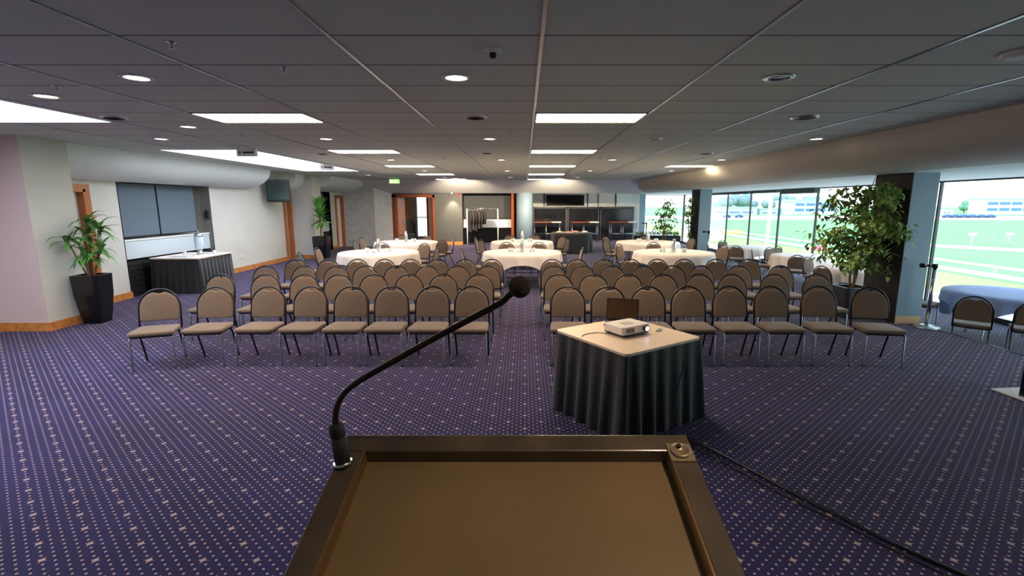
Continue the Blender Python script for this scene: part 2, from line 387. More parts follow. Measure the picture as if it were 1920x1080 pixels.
# far end: concrete wall, angled piece, doorway, charcoal wall, bay, column, bar wall
struct(box(-8.0, -6.62, 21.72, 21.95, 0, ZC).build('wall_far', m_concrete), 'grey concrete textured wall beside the far left door', 'wall')
mb = MB(); mb.prism([(-6.62, 21.72), (-6.0, 22.6), (-6.0, 22.8), (-6.62, 21.95)], 0, ZC)
struct(mb.build('wall_far', m_concrete), 'angled grey wall panel leading to the far doorway', 'wall')
mb = MB(); mb.box(-4.12, -2.86, 22.55, 22.7, 0, ZC); mb.box(-6.1, -4.12, 22.55, 22.7, 2.28, ZC)
struct(mb.build('wall_far', m_dkwall), 'charcoal wall section right of the far timber doorway', 'wall')
bboard('baseboard_far', [(-4.1, 22.54), (-2.86, 22.54)], h=.15)
t = sthing('door_4', 'wide timber framed double doorway standing open at the far end', 'doorway', (-5.06, 22.6, 0))
m_ = MB(); m_.box(-.98, -.82, -.1, .1, 0, 2.28); m_.box(.86, .94, -.1, .1, 0, 2.28); m_.box(-.98, .94, -.1, .1, 2.16, 2.28)
m_.build('door_frame', m_red_wood, t)
lf = MB().prism([(-.82, .1), (-.78, .1), (-.66, .95), (-.70, .96)], .01, 2.14).build('door_leaf', m_doorframe, t)
MB().tube([(-.74, .72, .8), (-.66, .74, .8), (-.66, .74, 1.2), (-.74, .72, 1.2)], .012).build('door_handle', m_steel, lf)
# lobby behind doorway
m_tan = mat('tan_wall', (176, 140, 96), .8, noise=.08)
mb = MB(); mb.box(-7.0, -6.9, 22.7, 27.5, 0, ZC); mb.box(-7.0, -6.08, 27.4, 27.5, 0, ZC); mb.box(-6.08, -5.14, 27.4, 27.5, 2.3, ZC); mb.box(-5.14, -3, 27.4, 27.5, 0, ZC)
struct(mb.build('wall_lobby', m_tan), 'tan lobby wall seen through the far doorway', 'wall')
struct(box(-5.05, -4.95, 25.3, 27.4, 0, ZC).build('wall_lobby', mat('terracotta_wall', (170, 96, 66), .8)), 'terracotta side wall of the lobby', 'wall')
struct(box(-3.1, -3.0, 23.4, 25.3, 0, ZC).build('wall_lobby', m_tan))
struct(box(-5.6, -5.42, 24.6, 24.8, 0, ZC).build('wall_lobby', m_blackm), 'black post inside the lobby', 'post')
t = sthing('window_3', 'bright lobby window seen through the far doorway', 'window', (-5.61, 27.42, 0))
m_ = MB(); m_.box(-.42, -.37, -.03, .03, 0, 2.3); m_.box(.37, .42, -.03, .03, 0, 2.3); m_.box(-.42, .42, -.03, .03, .0, .08); m_.box(-.42, .42, -.03, .03, 1.1, 1.15); m_.build('window_frame', m_dark_tube, t)
box(-.37, .37, -.005, .005, .08, 2.3).build('window_pane', m_glass, t)
# coat bay
t = sthing('wall_far', 'dark recessed bay with pale ledge behind the coat rack', 'recess', (-1.72, 22.6, 0))
m_ = MB(); m_.box(-1.14, 1.16, .62, .7, 0, 2.36); m_.box(-1.2, -1.14, -.04, .7, 0, 2.36); m_.box(-1.14, 1.16, 0, .7, 2.35, 2.4); m_.build('recess', mat('dim_grey', (66, 68, 70), .7), t)
box(1.1, 1.22, -.05, .7, 0, 2.36).build('side_panel', m_red_wood, t)
box(-1.14, 1.1, .35, .62, .77, 1.15).build('ledge', mat('pale_blue_sill', (196, 208, 216)), t, .01)
box(-1.14, 1.1, .3, .6, 0, .76).build('lower_panel', m_black, t)
box(-1.1, 1.05, .55, .57, 1.2, 2.3).build('roller_blind', mat('dark_blind', (60, 64, 66), .8), t)
# round column
struct(MB().lathe([(.37, 0), (.37, ZC)], (-.02, 22.75), 32).build('column', m_blue), 'round blue grey column at the far end', 'column')
# bar wall
struct(box(.3, 5.95, 25.6, 25.8, 0, 2.87).build('wall_far', mat('pale_panel_wall', (214, 216, 212), .6)), 'pale upper wall above the dark bar cabinets', 'wall')
struct(box(.25, .37, 22.8, 25.6, 0, 2.87).build('wall_far', m_dkwall), 'side wall of the bar recess behind the column', 'wall')
k = 40
for x in (1.0, 3.25, 3.8, 4.7):
    k += 1; struct(box(x-.03, x+.03, 25.57, 25.6, 1.72, 2.84).build('trim_%d' % k, mat('tan_strip', (150, 130, 110)) if x == 3.8 else m_dkwall))
t = sthing('window_4', 'pale panel painted as a bright window reflection above the bar cabinets at right', 'window', (5.1, 25.58, 2.03))
box(-.35, .42, -.02, .0, -.24, .27).build('window_pane', mat('painted_reflection_pane', (214, 228, 226), .2), t)  # pale pane colour stands in for a bright window reflection
m_ = MB(); m_.box(-.38, .45, -.03, .0, -.27, -.24); m_.box(-.38, .45, -.03, 0, .27, .3); m_.build('window_frame', m_white, t)
m_smoke = mat('smoked_glass', (34, 36, 42), .12, noise=.5, nscale=1.3)
for i, (x0, x1) in enumerate(((.42, 2.15), (2.2, 3.82), (3.87, 5.6))):
    t = thing('bar_cabinet', 'smoked glass bar cabinet %s' % ['beside the round column', 'in the middle of the three at the bar', 'nearest the window at the bar'][i], 'cabinet', ((x0+x1)/2, 25.3, 0), 0, 'dark cabinets along the bar wall')
    h = (x1-x0)/2
    box(-h, h, 0, .28, 0, 1.7).build('body', m_blackm, t, .006)
    box(-h+.06, h-.06, -.012, 0, .06, 1.62).build('glass_door', m_smoke, t)
    m_ = MB(); m_.box(-h, -h+.06, -.03, 0, 0, 1.72); m_.box(h-.06, h, -.03, 0, 0, 1.72); m_.box(-h, h, -.03, 0, 1.64, 1.72); m_.build('frame', mat('cabinet_frame', (70, 68, 72), .4), t)
# glazed end of the terrace
t = sthing('window_40', 'bright end window of the terrace past the farthest pillar', 'window', (7.6, 27.45, 0))
box(-1.2, 1.2, -.006, .006, -.2, 2.33).build('window_pane', m_glass, t)
m_ = MB(); m_.box(-1.25, -1.2, -.05, .05, -.3, 2.36); m_.box(1.2, 1.25, -.05, .05, -.3, 2.36); m_.box(-1.25, 1.25, -.05, .05, -.3, -.2); m_.box(-1.25, 1.25, -.05, .05, 2.33, 2.36); m_.build('window_frame', m_dark_tube, t)
struct(box(5.95, 6.35, 27.4, 27.5, -.5, 2.4).build('wall_far', m_dkwall))
struct(box(-.6, .3, 23.3, 23.4, 0, 2.845).build('wall_far', m_dkwall), 'dark wall behind the round column', 'wall')
# square pillars along windows
for i, y in enumerate((7.6, 16.75, 25.9)):
    t = sthing('column', ['big square pillar beside the ficus, black on one side and blue grey in front', 'middle square pillar by the windows', 'farthest square pillar by the bar'][i], 'pillar', (6.13, y, 0))
    box(-.2, .2, 0, .8, -.3, 2.4).build('pillar_core', m_blue, t)
    box(-.212, -.2, .0, .8, .0, 2.38).build('side_panel', m_blackm, t).__setitem__('label', 'black side panel')
    box(-.2, .2, -.012, 0, 0, .12).build('kick_board', mat('pale_timber', (222, 178, 130), .5), t).__setitem__('label', 'pale timber kick board')
# terrace edge nosing
struct(box(6.3, 6.335, -2.6, 22.7, -.3, .004).build('trim_50', m_dark_tube))
# big window wall
XW = 8.85
ym = sorted(21.55-2.2*i for i in range(-2, 10))
struct(box(8.7, 8.9, -2.6, ym[0]-.02, -.5, 2.4).build('wall_right_light_block', m_wall))  # unseen wall end, added to block window light on the near carpet
ys_ = ym+[27.4]
for i in range(len(ys_)-1):
    a, b = ys_[i], ys_[i+1]
    if b-a < .3: continue
    t = sthing('window_%d' % (20+i), 'full height glass pane of the window wall', 'window', (XW, (a+b)/2, 0)); h = (b-a)/2
    box(-.006, .006, -h+.03, h-.03, -.2, 2.33).build('window_pane', m_glass, t)
    m_ = MB(); m_.box(-.03, .03, h-.02, h+.02, -.3, 2.36); m_.box(-.05, .05, -h, h, -.3, -.2); m_.box(-.05, .05, -h, h, 2.33, 2.36)
    m_.build('window_frame', m_dark_tube, t)
# rolled blind housings at the head of three panes
for a, b, lab in ((14.75, 16.7, 'long dark blind cassette at the window head nearest the ficus'), (17.0, 18.9, 'dark blind cassette in the middle of the window head'), (19.2, 22.9, 'dark blind cassette at the far end of the window head')):
    tag(box(8.6, 8.78, a, b, 2.2 if a < 16 else 2.26, 2.359).build('blind_cassette', mat('blind_green_grey', (70, 86, 80), .7)), lab, 'blind', 'blind cassettes along the window head')

# ------------------------------------------------------------------ OUTSIDE
ZG = -5.0
m_grass = mat('field_grass', (112, 164, 96), .9, noise=.12, nscale=.06)
m_grass2 = mat('yellow_grass', (150, 164, 92), .9, noise=.1, nscale=.1)
m_pale = mat('pale_paving', (210, 202, 196), .9, noise=.05, nscale=.2)
struct(box(9.1, 900, -60, 900, ZG-.5, ZG).build('ground', m_grass), 'bright green racecourse infield beyond the windows', 'ground')
struct(box(9.1, 32.5, -60, 600, ZG, ZG+.03).build('ground', m_pale), 'pale paved apron below the windows', 'paving')
struct(box(32.5, 42.5, -60, 600, ZG, ZG+.02).build('ground', m_grass2), 'yellowish grass verge beside the apron', 'grass verge')
struct(box(44, 46.5, -60, 600, ZG, ZG+.03).build('ground', m_pale), 'pale path beside the white rail', 'path')
m_ = MB(); m_.prism([(60, 83), (75, 66.5), (110, 50), (150, 45), (150, 50), (112, 56), (79, 71.5), (64, 90)], ZG, ZG+.03)
struct(m_.build('ground', m_pale), 'pale curved track crossing the green field', 'track')
m_ = MB(); m_.prism([(30, 215), (500, 190), (500, 262), (30, 275)], ZG, ZG+.04)
struct(m_.build('ground', mat('pink_dirt', (226, 200, 196), .9)), 'pale pinkish far dirt track', 'track')
t = thing('running_rail', 'long white running rail at the edge of the green field', 'rail', (43, 0, ZG))
MB().tube([(0, -10, 1.15), (0, 260, 1.15)], .13, 8).build('rail', m_white, t)
for i in range(40):
    y = -8+i*6.5
    MB().tube([(0, y, 0), (-.25, y, .7), (0, y, 1.12)], .05, 6).build('post', m_white, t)
def far(x, y, zc):   # photo column/row to a place at distance zc
    return (x-984)/913*zc, zc*.985+(540-y)/913*zc*.1715
m_tree = mat('hazed_tree_foliage', (130, 150, 150), .9, noise=.2, nscale=.5)  # distance haze painted into the foliage colour as a pale bluish grey
TR = [(1362, 12, 'broad'), (1388, 14, 'tall'), (1408, 9, 'low'), (1440, 9, 'rounded'), (1460, 13, 'dense'), (1475, 12, 'leafy'), (1505, 10, 'flat topped'), (1520, 12, 'pointed'), (1345, 8, 'small'), (1808, 6, 'green'), (1817, 9, 'greyish')]
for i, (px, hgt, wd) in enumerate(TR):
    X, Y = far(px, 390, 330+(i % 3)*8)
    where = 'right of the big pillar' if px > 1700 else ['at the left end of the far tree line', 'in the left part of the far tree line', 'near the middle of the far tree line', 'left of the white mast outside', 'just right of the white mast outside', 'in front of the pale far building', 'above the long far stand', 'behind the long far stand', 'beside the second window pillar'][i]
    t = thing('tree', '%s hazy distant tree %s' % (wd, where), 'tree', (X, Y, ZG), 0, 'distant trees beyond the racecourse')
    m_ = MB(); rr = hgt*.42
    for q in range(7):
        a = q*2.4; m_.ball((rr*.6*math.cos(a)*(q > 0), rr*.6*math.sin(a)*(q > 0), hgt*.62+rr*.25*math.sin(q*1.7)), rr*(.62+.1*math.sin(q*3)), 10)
    cr_ = m_.build('foliage', m_tree if px < 1700 else mat('hazed_green', (110, 150, 120), .9), t)  # greener crowns carry the same painted haze
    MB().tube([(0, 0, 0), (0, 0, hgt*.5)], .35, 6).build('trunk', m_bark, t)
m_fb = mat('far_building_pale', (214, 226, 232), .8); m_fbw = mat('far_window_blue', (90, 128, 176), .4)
def building(name, px0, px1, top, lab, floors=2, zc=300):
    X0, Y = far(px0, 390, zc); X1, _ = far(px1, 390, zc); hgt = 5+1.9+zc*(381-top)*.00108
    t = thing(name, lab, 'building', ((X0+X1)/2, Y, ZG)); h = (X1-X0)/2
    box(-h, h, 0, 12, 0, hgt*.92).build('wall', m_fb, t)
    box(-h-.6, h+.6, -1, 12, hgt*.92, hgt).build('roof', mat('far_roof', (190, 204, 214), .7), t)
    for f_ in range(floors):
        z0 = hgt*(.22+.36*f_)
        nw = max(2, int(2*h/7))
        for q in range(nw):
            a = -h+1+q*(2*h-2)/nw; box(a, a+(2*h-2)/nw-1.2, -.15, 0, z0, z0+hgt*.17).build('window', m_fbw, t)
    return t
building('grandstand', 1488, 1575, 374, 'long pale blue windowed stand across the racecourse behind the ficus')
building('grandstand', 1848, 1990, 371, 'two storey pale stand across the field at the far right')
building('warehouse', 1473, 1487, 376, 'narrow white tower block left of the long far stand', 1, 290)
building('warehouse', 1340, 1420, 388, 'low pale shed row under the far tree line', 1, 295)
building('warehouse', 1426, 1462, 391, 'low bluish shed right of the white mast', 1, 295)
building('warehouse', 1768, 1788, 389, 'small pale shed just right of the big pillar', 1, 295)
m_car = mat('far_car_blue', (60, 92, 140), .4)
cpos = [1775, 1790, 1806, 1822, 1840, 1857, 1362, 1385]
cw = ['nearest the big pillar', 'second from the big pillar', 'third from the big pillar', 'below the greyish tree', 'fourth of the row left of the far stand', 'beside the end of the far stand', 'left of the pair by the second pillar', 'right of the pair by the second pillar']
for i, px in enumerate(cpos):
    X, Y = far(px, 408, 232)
    t = thing('car', 'distant dark blue parked car %s' % cw[i], 'car', (X, Y, ZG+.05), 0, 'cars parked beyond the racecourse')
    MB().prism([(-1.9, .35), (-1.9, .9), (-1.2, 1.0), (-.8, 1.55), (.8, 1.55), (1.25, 1.0), (1.9, .9), (1.9, .35)], -.85, .85, Matrix.Rotation(PI/2, 4, 'X')).build('body', m_car, t)
    for wx in (-1.2, 1.2): MB().tube([(wx, -.9, .33), (wx, .9, .33)], .33, 12).build('wheel', m_blackm, t)
t = thing('flag_mast', 'tall white mast standing outside between the window mullions', 'mast', (37.8, 76, ZG)); MB().tube([(0, 0, 0), (0, 0, 11)], [.32, .22], 10).build('pole', m_white, t); MB().lathe([(.7, 0), (.7, .3), (.35, .35)], n=12).build('base', m_white, t)
t = thing('hoarding', 'yellow banner board at the field edge', 'banner', (46, 108.8, ZG)); box(-2.4, 2.4, -.05, .05, .1, 1.0).build('panel', mat('yellow_banner', (236, 222, 96), .6), t)
for q in (-2.2, 0, 2.2): box(q-.05, q+.05, .05, .15, 0, 1.0).build('post', m_dark_tube, t)
for i, (x, y) in enumerate(((72.3, 78.9), (78.3, 78.9))):
    t = thing('lamp_post', 'twin headed field lamp %s' % ['nearer the big pillar', 'nearer the right edge of the view'][i], 'lamp', (x, y, ZG), 0, 'twin lamps on the field')
    MB().tube([(0, 0, 0), (0, 0, 2.2)], .1, 8).build('pole', mat('pale_pole', (190, 220, 214), .5), t)
    for s_ in (-1, 1):
        MB().tube([(0, 0, 1.6), (s_*.4, 0, 1.9)], .05, 6).build('arm', m_white, t); MB().ball((s_*.45, 0, 2.0), .24, 10).build('lamp_head', m_white, t)
t = thing('parasol', 'small red parasol standing outside below the ficus leaves', 'parasol', (29.75, 49.1, ZG)); MB().tube([(0, 0, 0), (0, 0, 2.6)], .04, 6).build('pole', m_dark_tube, t); MB().lathe([(1.1, 2.2), (.6, 2.5), (.02, 2.75)], n=8, sm=False).build('canopy', mat('red_canvas', (226, 96, 110), .7), t)

# ------------------------------------------------------------------ CEILING FITTINGS
def ceiling_light(x, y, w_, label):
    t = thing('ceiling_light', label, 'ceiling light', (x, y, ZC), 0, 'rectangular fluorescent ceiling panels')
    m_ = MB(); hx, hy = w_/2, .3
    m_.box(-hx, hx, -hy, -hy+.02, -.012, .0); m_.box(-hx, hx, hy-.02, hy, -.012, 0); m_.box(-hx, -hx+.02, -hy, hy, -.012, 0); m_.box(hx-.02, hx, -hy, hy, -.012, 0)
    m_.build('frame', m_white, t); box(-hx+.02, hx-.02, -hy+.02, hy-.02, -.007, 0).build('diffuser', m_panel_light, t)
ords = ['nearest', 'second', 'third', 'fourth', 'farthest']
for i, y in enumerate((5.69, 9.29, 12.89, 16.49, 20.0)):
    ceiling_light(-2.95, y, 1.2, '%s lit ceiling panel in the row left of the centre' % ords[i])
    ceiling_light(.71, y, 1.2, '%s lit ceiling panel in the row above the centre aisle' % ords[i])
ceiling_light(4.22, 12.89, 1.1, 'lit ceiling panel cut short beside the taupe bulkhead')
DL = []
def spot(x, y, z, e, ang=95, col=(1, .78, .55), parent=None, tilt=None, blend=.6):
    l = bpy.data.lights.new('downlight_lamp', 'SPOT'); l.energy = e; l.spot_size = math.radians(ang); l.spot_blend = blend; l.color = col; l.shadow_soft_size = .06
    o = bpy.data.objects.new('downlight_lamp', l); COL.objects.link(o); o.location = (x, y, z)
    if tilt: o.rotation_euler = tilt
    if parent: o.parent = parent
    return o
def downlight(x, y, label, on=True, e=26, r=.085):
    t = thing('downlight', label, 'downlight', (x, y, ZC), 0, 'round recessed downlights')
    MB().lathe([(r, 0), (r+.03, -.001), (r+.03, -.008), (r, -.012), (r-.005, -.004)], n=24, caps=False).build('trim_ring', m_white if on else m_steel, t)
    MB().lathe([(r-.005, -.002), (r-.006, -.0035), (.001, -.004)], n=24).build('lens', m_dl if on else m_dl_off, t)
    if on: spot(0, 0, -.03, e, parent=t)
rowsn = {.3: 'over the lectern end', 3.92: 'nearest the viewer', 7.5: 'in the second row back', 11.05: 'in the third row back', 14.75: 'in the fourth row back', 18.3: 'in the farthest row'}
colsn = {-2.95: 'left of centre', -.52: 'just left of the centre aisle', 1.93: 'right of centre', 4.33: 'by the window side bulkhead'}
for y in rowsn:
    for x in colsn:
        if (x, y) == (-.52, .3): continue
        if (x, y) == (4.33, 3.92) or (x == 4.33 and y == 18.3) or (x > 4 and y < 1): continue
        on = not (x == 1.93 and y in (3.92, 7.5))
        downlight(x, y, '%s round downlight %s, %s' % ('lit' if on else 'unlit silver', colsn[x], rowsn[y]), on, e=60 if (x, y) == (1.93, .3) else 26)
downlight(.62, .42, 'lit round downlight directly above the lectern', e=17)
downlight(-4.27, 4.57, 'lit round downlight beside the first skylight'); downlight(-4.2, 6.33, 'lit round downlight left of the nearest ceiling panel', e=10)
downlight(-5.4, 7.5, 'lit round downlight between the two skylights', e=10); downlight(-5.3, 16.9, 'lit round downlight past the far end of the long skylight', e=10)
# spots washing the far bulkhead and wall, from fittings near the back
for x, y, lab in ((-2.7, 19.3, 'lit round downlight before the far bulkhead, left'), (1.35, 19.3, 'lit round downlight before the far bulkhead, right'), (5.2, 14.7, None)):
    if lab: downlight(x, y, lab, e=40); spot(x, y+.03, ZC-.05, 620, 95, tilt=(math.radians(66), 0, 0), blend=1)
for x, lab in ((1.3, 'added unseen fill downlight over the bar, left one'), (3.0, 'added unseen fill downlight over the bar, middle one'), (4.7, 'added unseen fill downlight over the bar, right one'), (-5.9, 'added unseen fill downlight in the lobby ceiling')):
    downlight(x, 24.3, lab, e=45)  # lamps added out of view to brighten the bar and lobby
def vent(x, y, label, r=.11, m=None):
    t = thing('air_vent', label, 'vent', (x, y, ZC), 0, 'round ceiling vents')
    MB().lathe([(r+.02, 0), (r+.02, -.006), (r, -.014), (r-.012, -.006)], n=24, caps=False).build('rim', m_steel, t)
    m_ = MB()
    for q in (.3, .55, .8): m_.lathe([(r*q, -.002), (r*q+.008, -.016), (r*q+.012, -.002)], n=20, caps=False)
    m_.build('louvre', m or m_dark_tube, t)
vent(-.55, 5.68, 'dark round ceiling vent just left of the aisle light'); vent(3.11, 5.66, 'pale round ceiling vent on the window side', .13, m_steel); vent(-4.6, 5.7, 'dark round ceiling vent right of the first skylight tip')
vent(-.72, 9.6, 'small dark ceiling vent in the middle of the room'); vent(-3.9, 9.7, 'small dark ceiling vent beside the long skylight'); vent(3.5, 9.7, 'small dark ceiling vent on the window side')
t = thing('smoke_detector', 'small dark smoke detector hanging from the ceiling near the viewer', 'smoke detector', (-.2, 3.25, ZC))
MB().lathe([(.055, 0), (.055, -.012), (.04, -.02)], n=20).build('base', m_white, t); MB().lathe([(.02, -.02), (.022, -.045), (.012, -.052)], n=14).build('sensor', m_blackm, t)
tag(MB().lathe([(.11, 0), (.11, -.015), (.09, -.03), (.03, -.034)], (0, 0), 24).build('ceiling_speaker', m_white), 'round white ceiling fitting at the right edge of the view', 'speaker').location = (3.16, 3.3, ZC)
sp0 = thing('sprinkler', 'small sprinkler head in the ceiling', 'sprinkler', (0, 0, ZC), 0, 'sprinkler heads in the ceiling')
MB().lathe([(.03, 0), (.03, -.004), (.008, -.01), (.008, -.03), (.004, -.034)], n=12).build('body', m_steel, sp0)
MB().lathe([(.018, -.036), (.018, -.039), (.001, -.04)], n=12).build('deflector', m_steel, sp0)
SPK = [(-2.1, 3.1, 'left of centre nearest the viewer'), (-3.83, 4.2, 'near the left edge of the view'), (-1.7, 3.65, 'left of the lit centre downlight'), (4.1, 4.15, 'near the right edge of the view'), (3.35, 6.9, 'before the taupe bulkhead'), (-.2, 6.9, 'beside the centre T bar'), (-3.9, 7.0, 'left of the second ceiling panel'), (-2.1, 6.5, 'right of the nearest left ceiling panel'), (1.6, 10.6, 'right of the third aisle panel'), (-1.7, 10.6, 'left of the third aisle panel')]
for i, (x, y, l) in enumerate(SPK):
    if i == 0: sp0.location = (x, y, ZC); sp0['label'] = 'small sprinkler head '+l
    else: dup(sp0, (x, y, ZC), 0, 'small sprinkler head '+l)
# hanging signs in front of skylight
for i, (px, X, Y) in enumerate(((465, -4.72, 8.55), (602, -4.75, 12.0))):
    t = thing('hanging_sign', ['grey ceiling box sign with a red dot at the near end of the long skylight', 'smaller looking grey box sign with a red dot by the far part of the skylight'][i], 'sign', (X, Y, ZC), 0, 'grey box signs by the skylight')
    box(-.16, .16, -.04, .04, -.16, -.03).build('housing', mat('sign_grey', (228, 230, 234), .5), t, .005)
    MB().tube([(-.1, -.0405, -.1), (-.1, -.046, -.1)], .02, 14).build('indicator', mat('red_dot', (210, 40, 50), .4), t)
    box(-.05, .13, -.044, -.04, -.115, -.085).build('strip', m_dark_tube, t)
    for s_ in (-.13, .13): MB().tube([(s_, 0, 0), (s_, 0, -.04)], .006, 6).build('hanger', m_steel, t)
t = thing('exit_sign', 'green lit exit sign hanging before the far bulkhead', 'exit sign', (-5.05, 19.3, 2.74))
box(-.2, .2, -.03, .03, -.09, .07).build('housing', mat('sign_white', (220, 226, 220), .5), t)
pl = box(-.19, .19, -.034, -.03, -.08, .06).build('sign_face', mat('exit_green', (120, 220, 90), .4, emis=1.3), t)
m_ = MB(); m_.tube([(.06, -.036, .035), (.06, -.038, .035)], .014, 10); m_.tube([(.055, -.037, .02), (.04, -.037, -.02), (.07, -.037, -.055)], .009, 6); m_.tube([(.04, -.037, -.02), (.0, -.037, -.045)], .009, 6); m_.tube([(.085, -.037, -.005), (.052, -.037, .012), (.02, -.037, .0)], .007, 6); m_.box(-.15, -.07, -.038, -.036, -.06, .045)
m_.build('running_figure', mat('sign_pale', (236, 255, 220), .4, emis=1.5), pl)
MB().tube([(0, 0, .07), (0, 0, ZC-2.74)], .01, 8).build('hanger', m_steel, t)
t = thing('alarm_light', 'tiny red alarm light on the charcoal wall', 'alarm light', (-3.0, 22.5, 2.26)); MB().ball((0, 0, 0), .055, 12).build('lens', mat('alarm_red', (230, 30, 40), .3, emis=1.0), t); box(-.05, .05, .0, .05, -.05, .05).build('base', m_white, t)

# ------------------------------------------------------------------ CHAIR
def seat_outline():
    pts = []
    for cx_, cy_, a0 in ((.165, .13, 0), (-.165, .13, 90), (-.175, -.17, 180), (.175, -.17, 270)):
        r = .05
        for q in range(5): a = math.radians(a0+q*22.5); pts.append((cx_+r*math.cos(a), cy_+r*math.sin(a)))
    return pts
def back_outline():
    pts = []
    for q in range(4): a = math.radians(270+q*30); pts.append((.175+.025*math.cos(a), .53+.025*math.sin(a)))
    for q in range(13):
        a = math.radians(q*90/13); pts.append((.2*math.cos(a), .655+.195*math.sin(a)))
    right_top = []
    for q in range(5):
        pass
    # shallow notch at the top centre
    P2 = []
    for (u, v) in pts: P2.append((u, v))
    arc = []
    for q in range(27):
        a = math.radians(q*180/26); u, v = .2*math.cos(a), .655+.195*math.sin(a)
        if abs(u) < .075: v -= .028*(.5+.5*math.cos(PI*u/.075))
        arc.append((u, v))
    low = [(.175+.025*math.cos(math.radians(270+q*30)), .53+.025*math.sin(math.radians(270+q*30))) for q in range(4)]
    low2 = [(-u, v) for u, v in reversed(low)]
    return low+arc+low2
def BT(u, v, w_):   # tilted back plane
    s_ = .2; return (u, .192+(v-.5)*s_ - w_, v)
def make_chair():
    t = thing('banquet_chair', '', 'chair')
    MB().pad(seat_outline(), lambda u, v, w_: (u, v, w_), .405, .452, .02, .012).build('seat', m_fabric, t)
    box(-.19, .19, -.19, .16, .385, .406).build('seat_frame', m_dark_tube, t)
    MB().pad(back_outline(), BT, -.012, .024, .014, .006).build('backrest', m_fabric, t)
    fr = [BT(-.212, .40, 0)]+[BT(.212*-math.cos(math.radians(a)), .655+.222*math.sin(math.radians(a)), 0) for a in range(0, 181, 12)]+[BT(.212, .40, 0)]
    MB().tube(fr, .0115, 8).build('back_frame', m_dark_tube, t)
    for s_ in (-1, 1):
        MB().tube([(s_*.2, -.165, .4), (s_*.205, -.185, .36), (s_*.207, -.19, .02), (s_*.207, -.19, 0)], [.011, .0115, .0115, .014], 8).build('leg', m_gun, t)
        MB().tube([(s_*.2, .08, .4), (s_*.203, .12, .34), (s_*.2, .235, .02), (s_*.2, .238, 0)], [.011, .0115, .0115, .014], 8).build('leg', m_dark_tube, t)
    return t
chair0 = make_chair(); used = [0]; nm_chair = 0
def place_chair(x, y, rz, label, group, z=0):
    if not used[0]:
        used[0] = 1; c = chair0; c.location = (x, y, z); c.rotation_euler = (0, 0, rz); c['label'] = label; c['group'] = group
    else: c = dup(chair0, (x, y, z), rz, label, group)
    return c
R1 = [-4.51, -3.8, -3.19, -2.67, -2.16, -1.66, -1.155, -.66, .53, 1.04, 1.53, 2.03, 2.55, 3.07, 3.66, 4.32]
R2 = [-4.45, -3.78, -3.22, -2.72, -2.2, -1.70, -1.19, -.67, .49, 1.0, 1.51, 2.03, 2.55, 3.03, 3.65, 4.27]
R3 = [-4.3, -3.67, -3.13, -2.65, -2.13, -1.62, -1.12, -.61, .48, .96, 1.46, 1.97, 2.46, 2.93, 3.56, 4.25]
R4 = [-4.23, -3.64, -3.09, -2.6, -2.12, -1.61, -1.11, -.61, .5, .97, 1.47, 1.96, 2.46, 2.95, 3.54, 4.15]
on_ = ['first', 'second', 'third', 'fourth', 'fifth', 'sixth', 'seventh', 'last']
rown = ['front', 'second', 'third', 'back']
for r, (R, yt) in enumerate(zip((R1, R2, R3, R4), (5.97, 7.04, 8.02, 8.96))):
    for i, x in enumerate(R):
        side = 'left' if i < 8 else 'right'; q = 7-i if i < 8 else i-8
        y = yt-.25; rz = random.uniform(-.03, .03)
        if r == 0:
            if i == 0: x, y, rz = -4.34, 5.56, .36
            elif i == 1: x, y, rz = -3.79, 5.68, .14
            elif i == 15: x, y, rz = 4.22, 5.66, -.15
            elif i == 14: x, y, rz = 3.64, 5.72, -.08
        where = 'beside the centre aisle' if q == 0 else ('at the outer end' if q == 7 else '%s from the aisle' % on_[q])
        lab = 'taupe padded banquet chair, %s row of the %s block, %s' % (rown[r], side, where)
        place_chair(x, y, rz, lab, '%s block of theatre style chairs' % side)

# ------------------------------------------------------------------ ROUND TABLES
bottle_kinds = []
carafe0 = thing('steel_carafe', '', 'carafe', (0, 0, 0), 0, 'steel carafes on the round tables')
MB().lathe([(.048, 0), (.05, .01), (.05, .2), (.042, .235), (.03, .25), (.03, .285), (.001, .29)], n=20).build('body', m_steel, carafe0)
MB().lathe([(.032, .285), (.032, .3), (.02, .312), (.001, .313)], n=16).build('lid', m_white, carafe0)
glass0 = thing('drinking_glass', '', 'glass', (0, 0, 0), 0, 'drinking glasses on the round tables')
MB().lathe([(.001, .001), (.026, .001), (.034, .1), (.031, .1), (.024, .01), (.001, .01)], n=14).build('glass_body', mat('clouded_glass', (206, 216, 222), .1), glass0)
bowl0 = thing('mint_bowl', '', 'bowl', (0, 0, 0), 0, 'small bowls on the round tables')
MB().lathe([(.001, 0), (.03, 0), (.055, .035), (.05, .035), (.028, .008), (.001, .008)], n=16).build('bowl_body', m_white, bowl0)
MB().ball((0, 0, .02), .035, 10, (1, 1, .5)).build('sweets', mat('sweets', (150, 80, 60), .5), bowl0)
tf = {}
def put(o, key, loc, rz, label):
    if key not in tf: tf[key] = 1; o.location = loc; o.rotation_euler = (0, 0, rz); o['label'] = label
    else: dup(o, loc, rz, label)
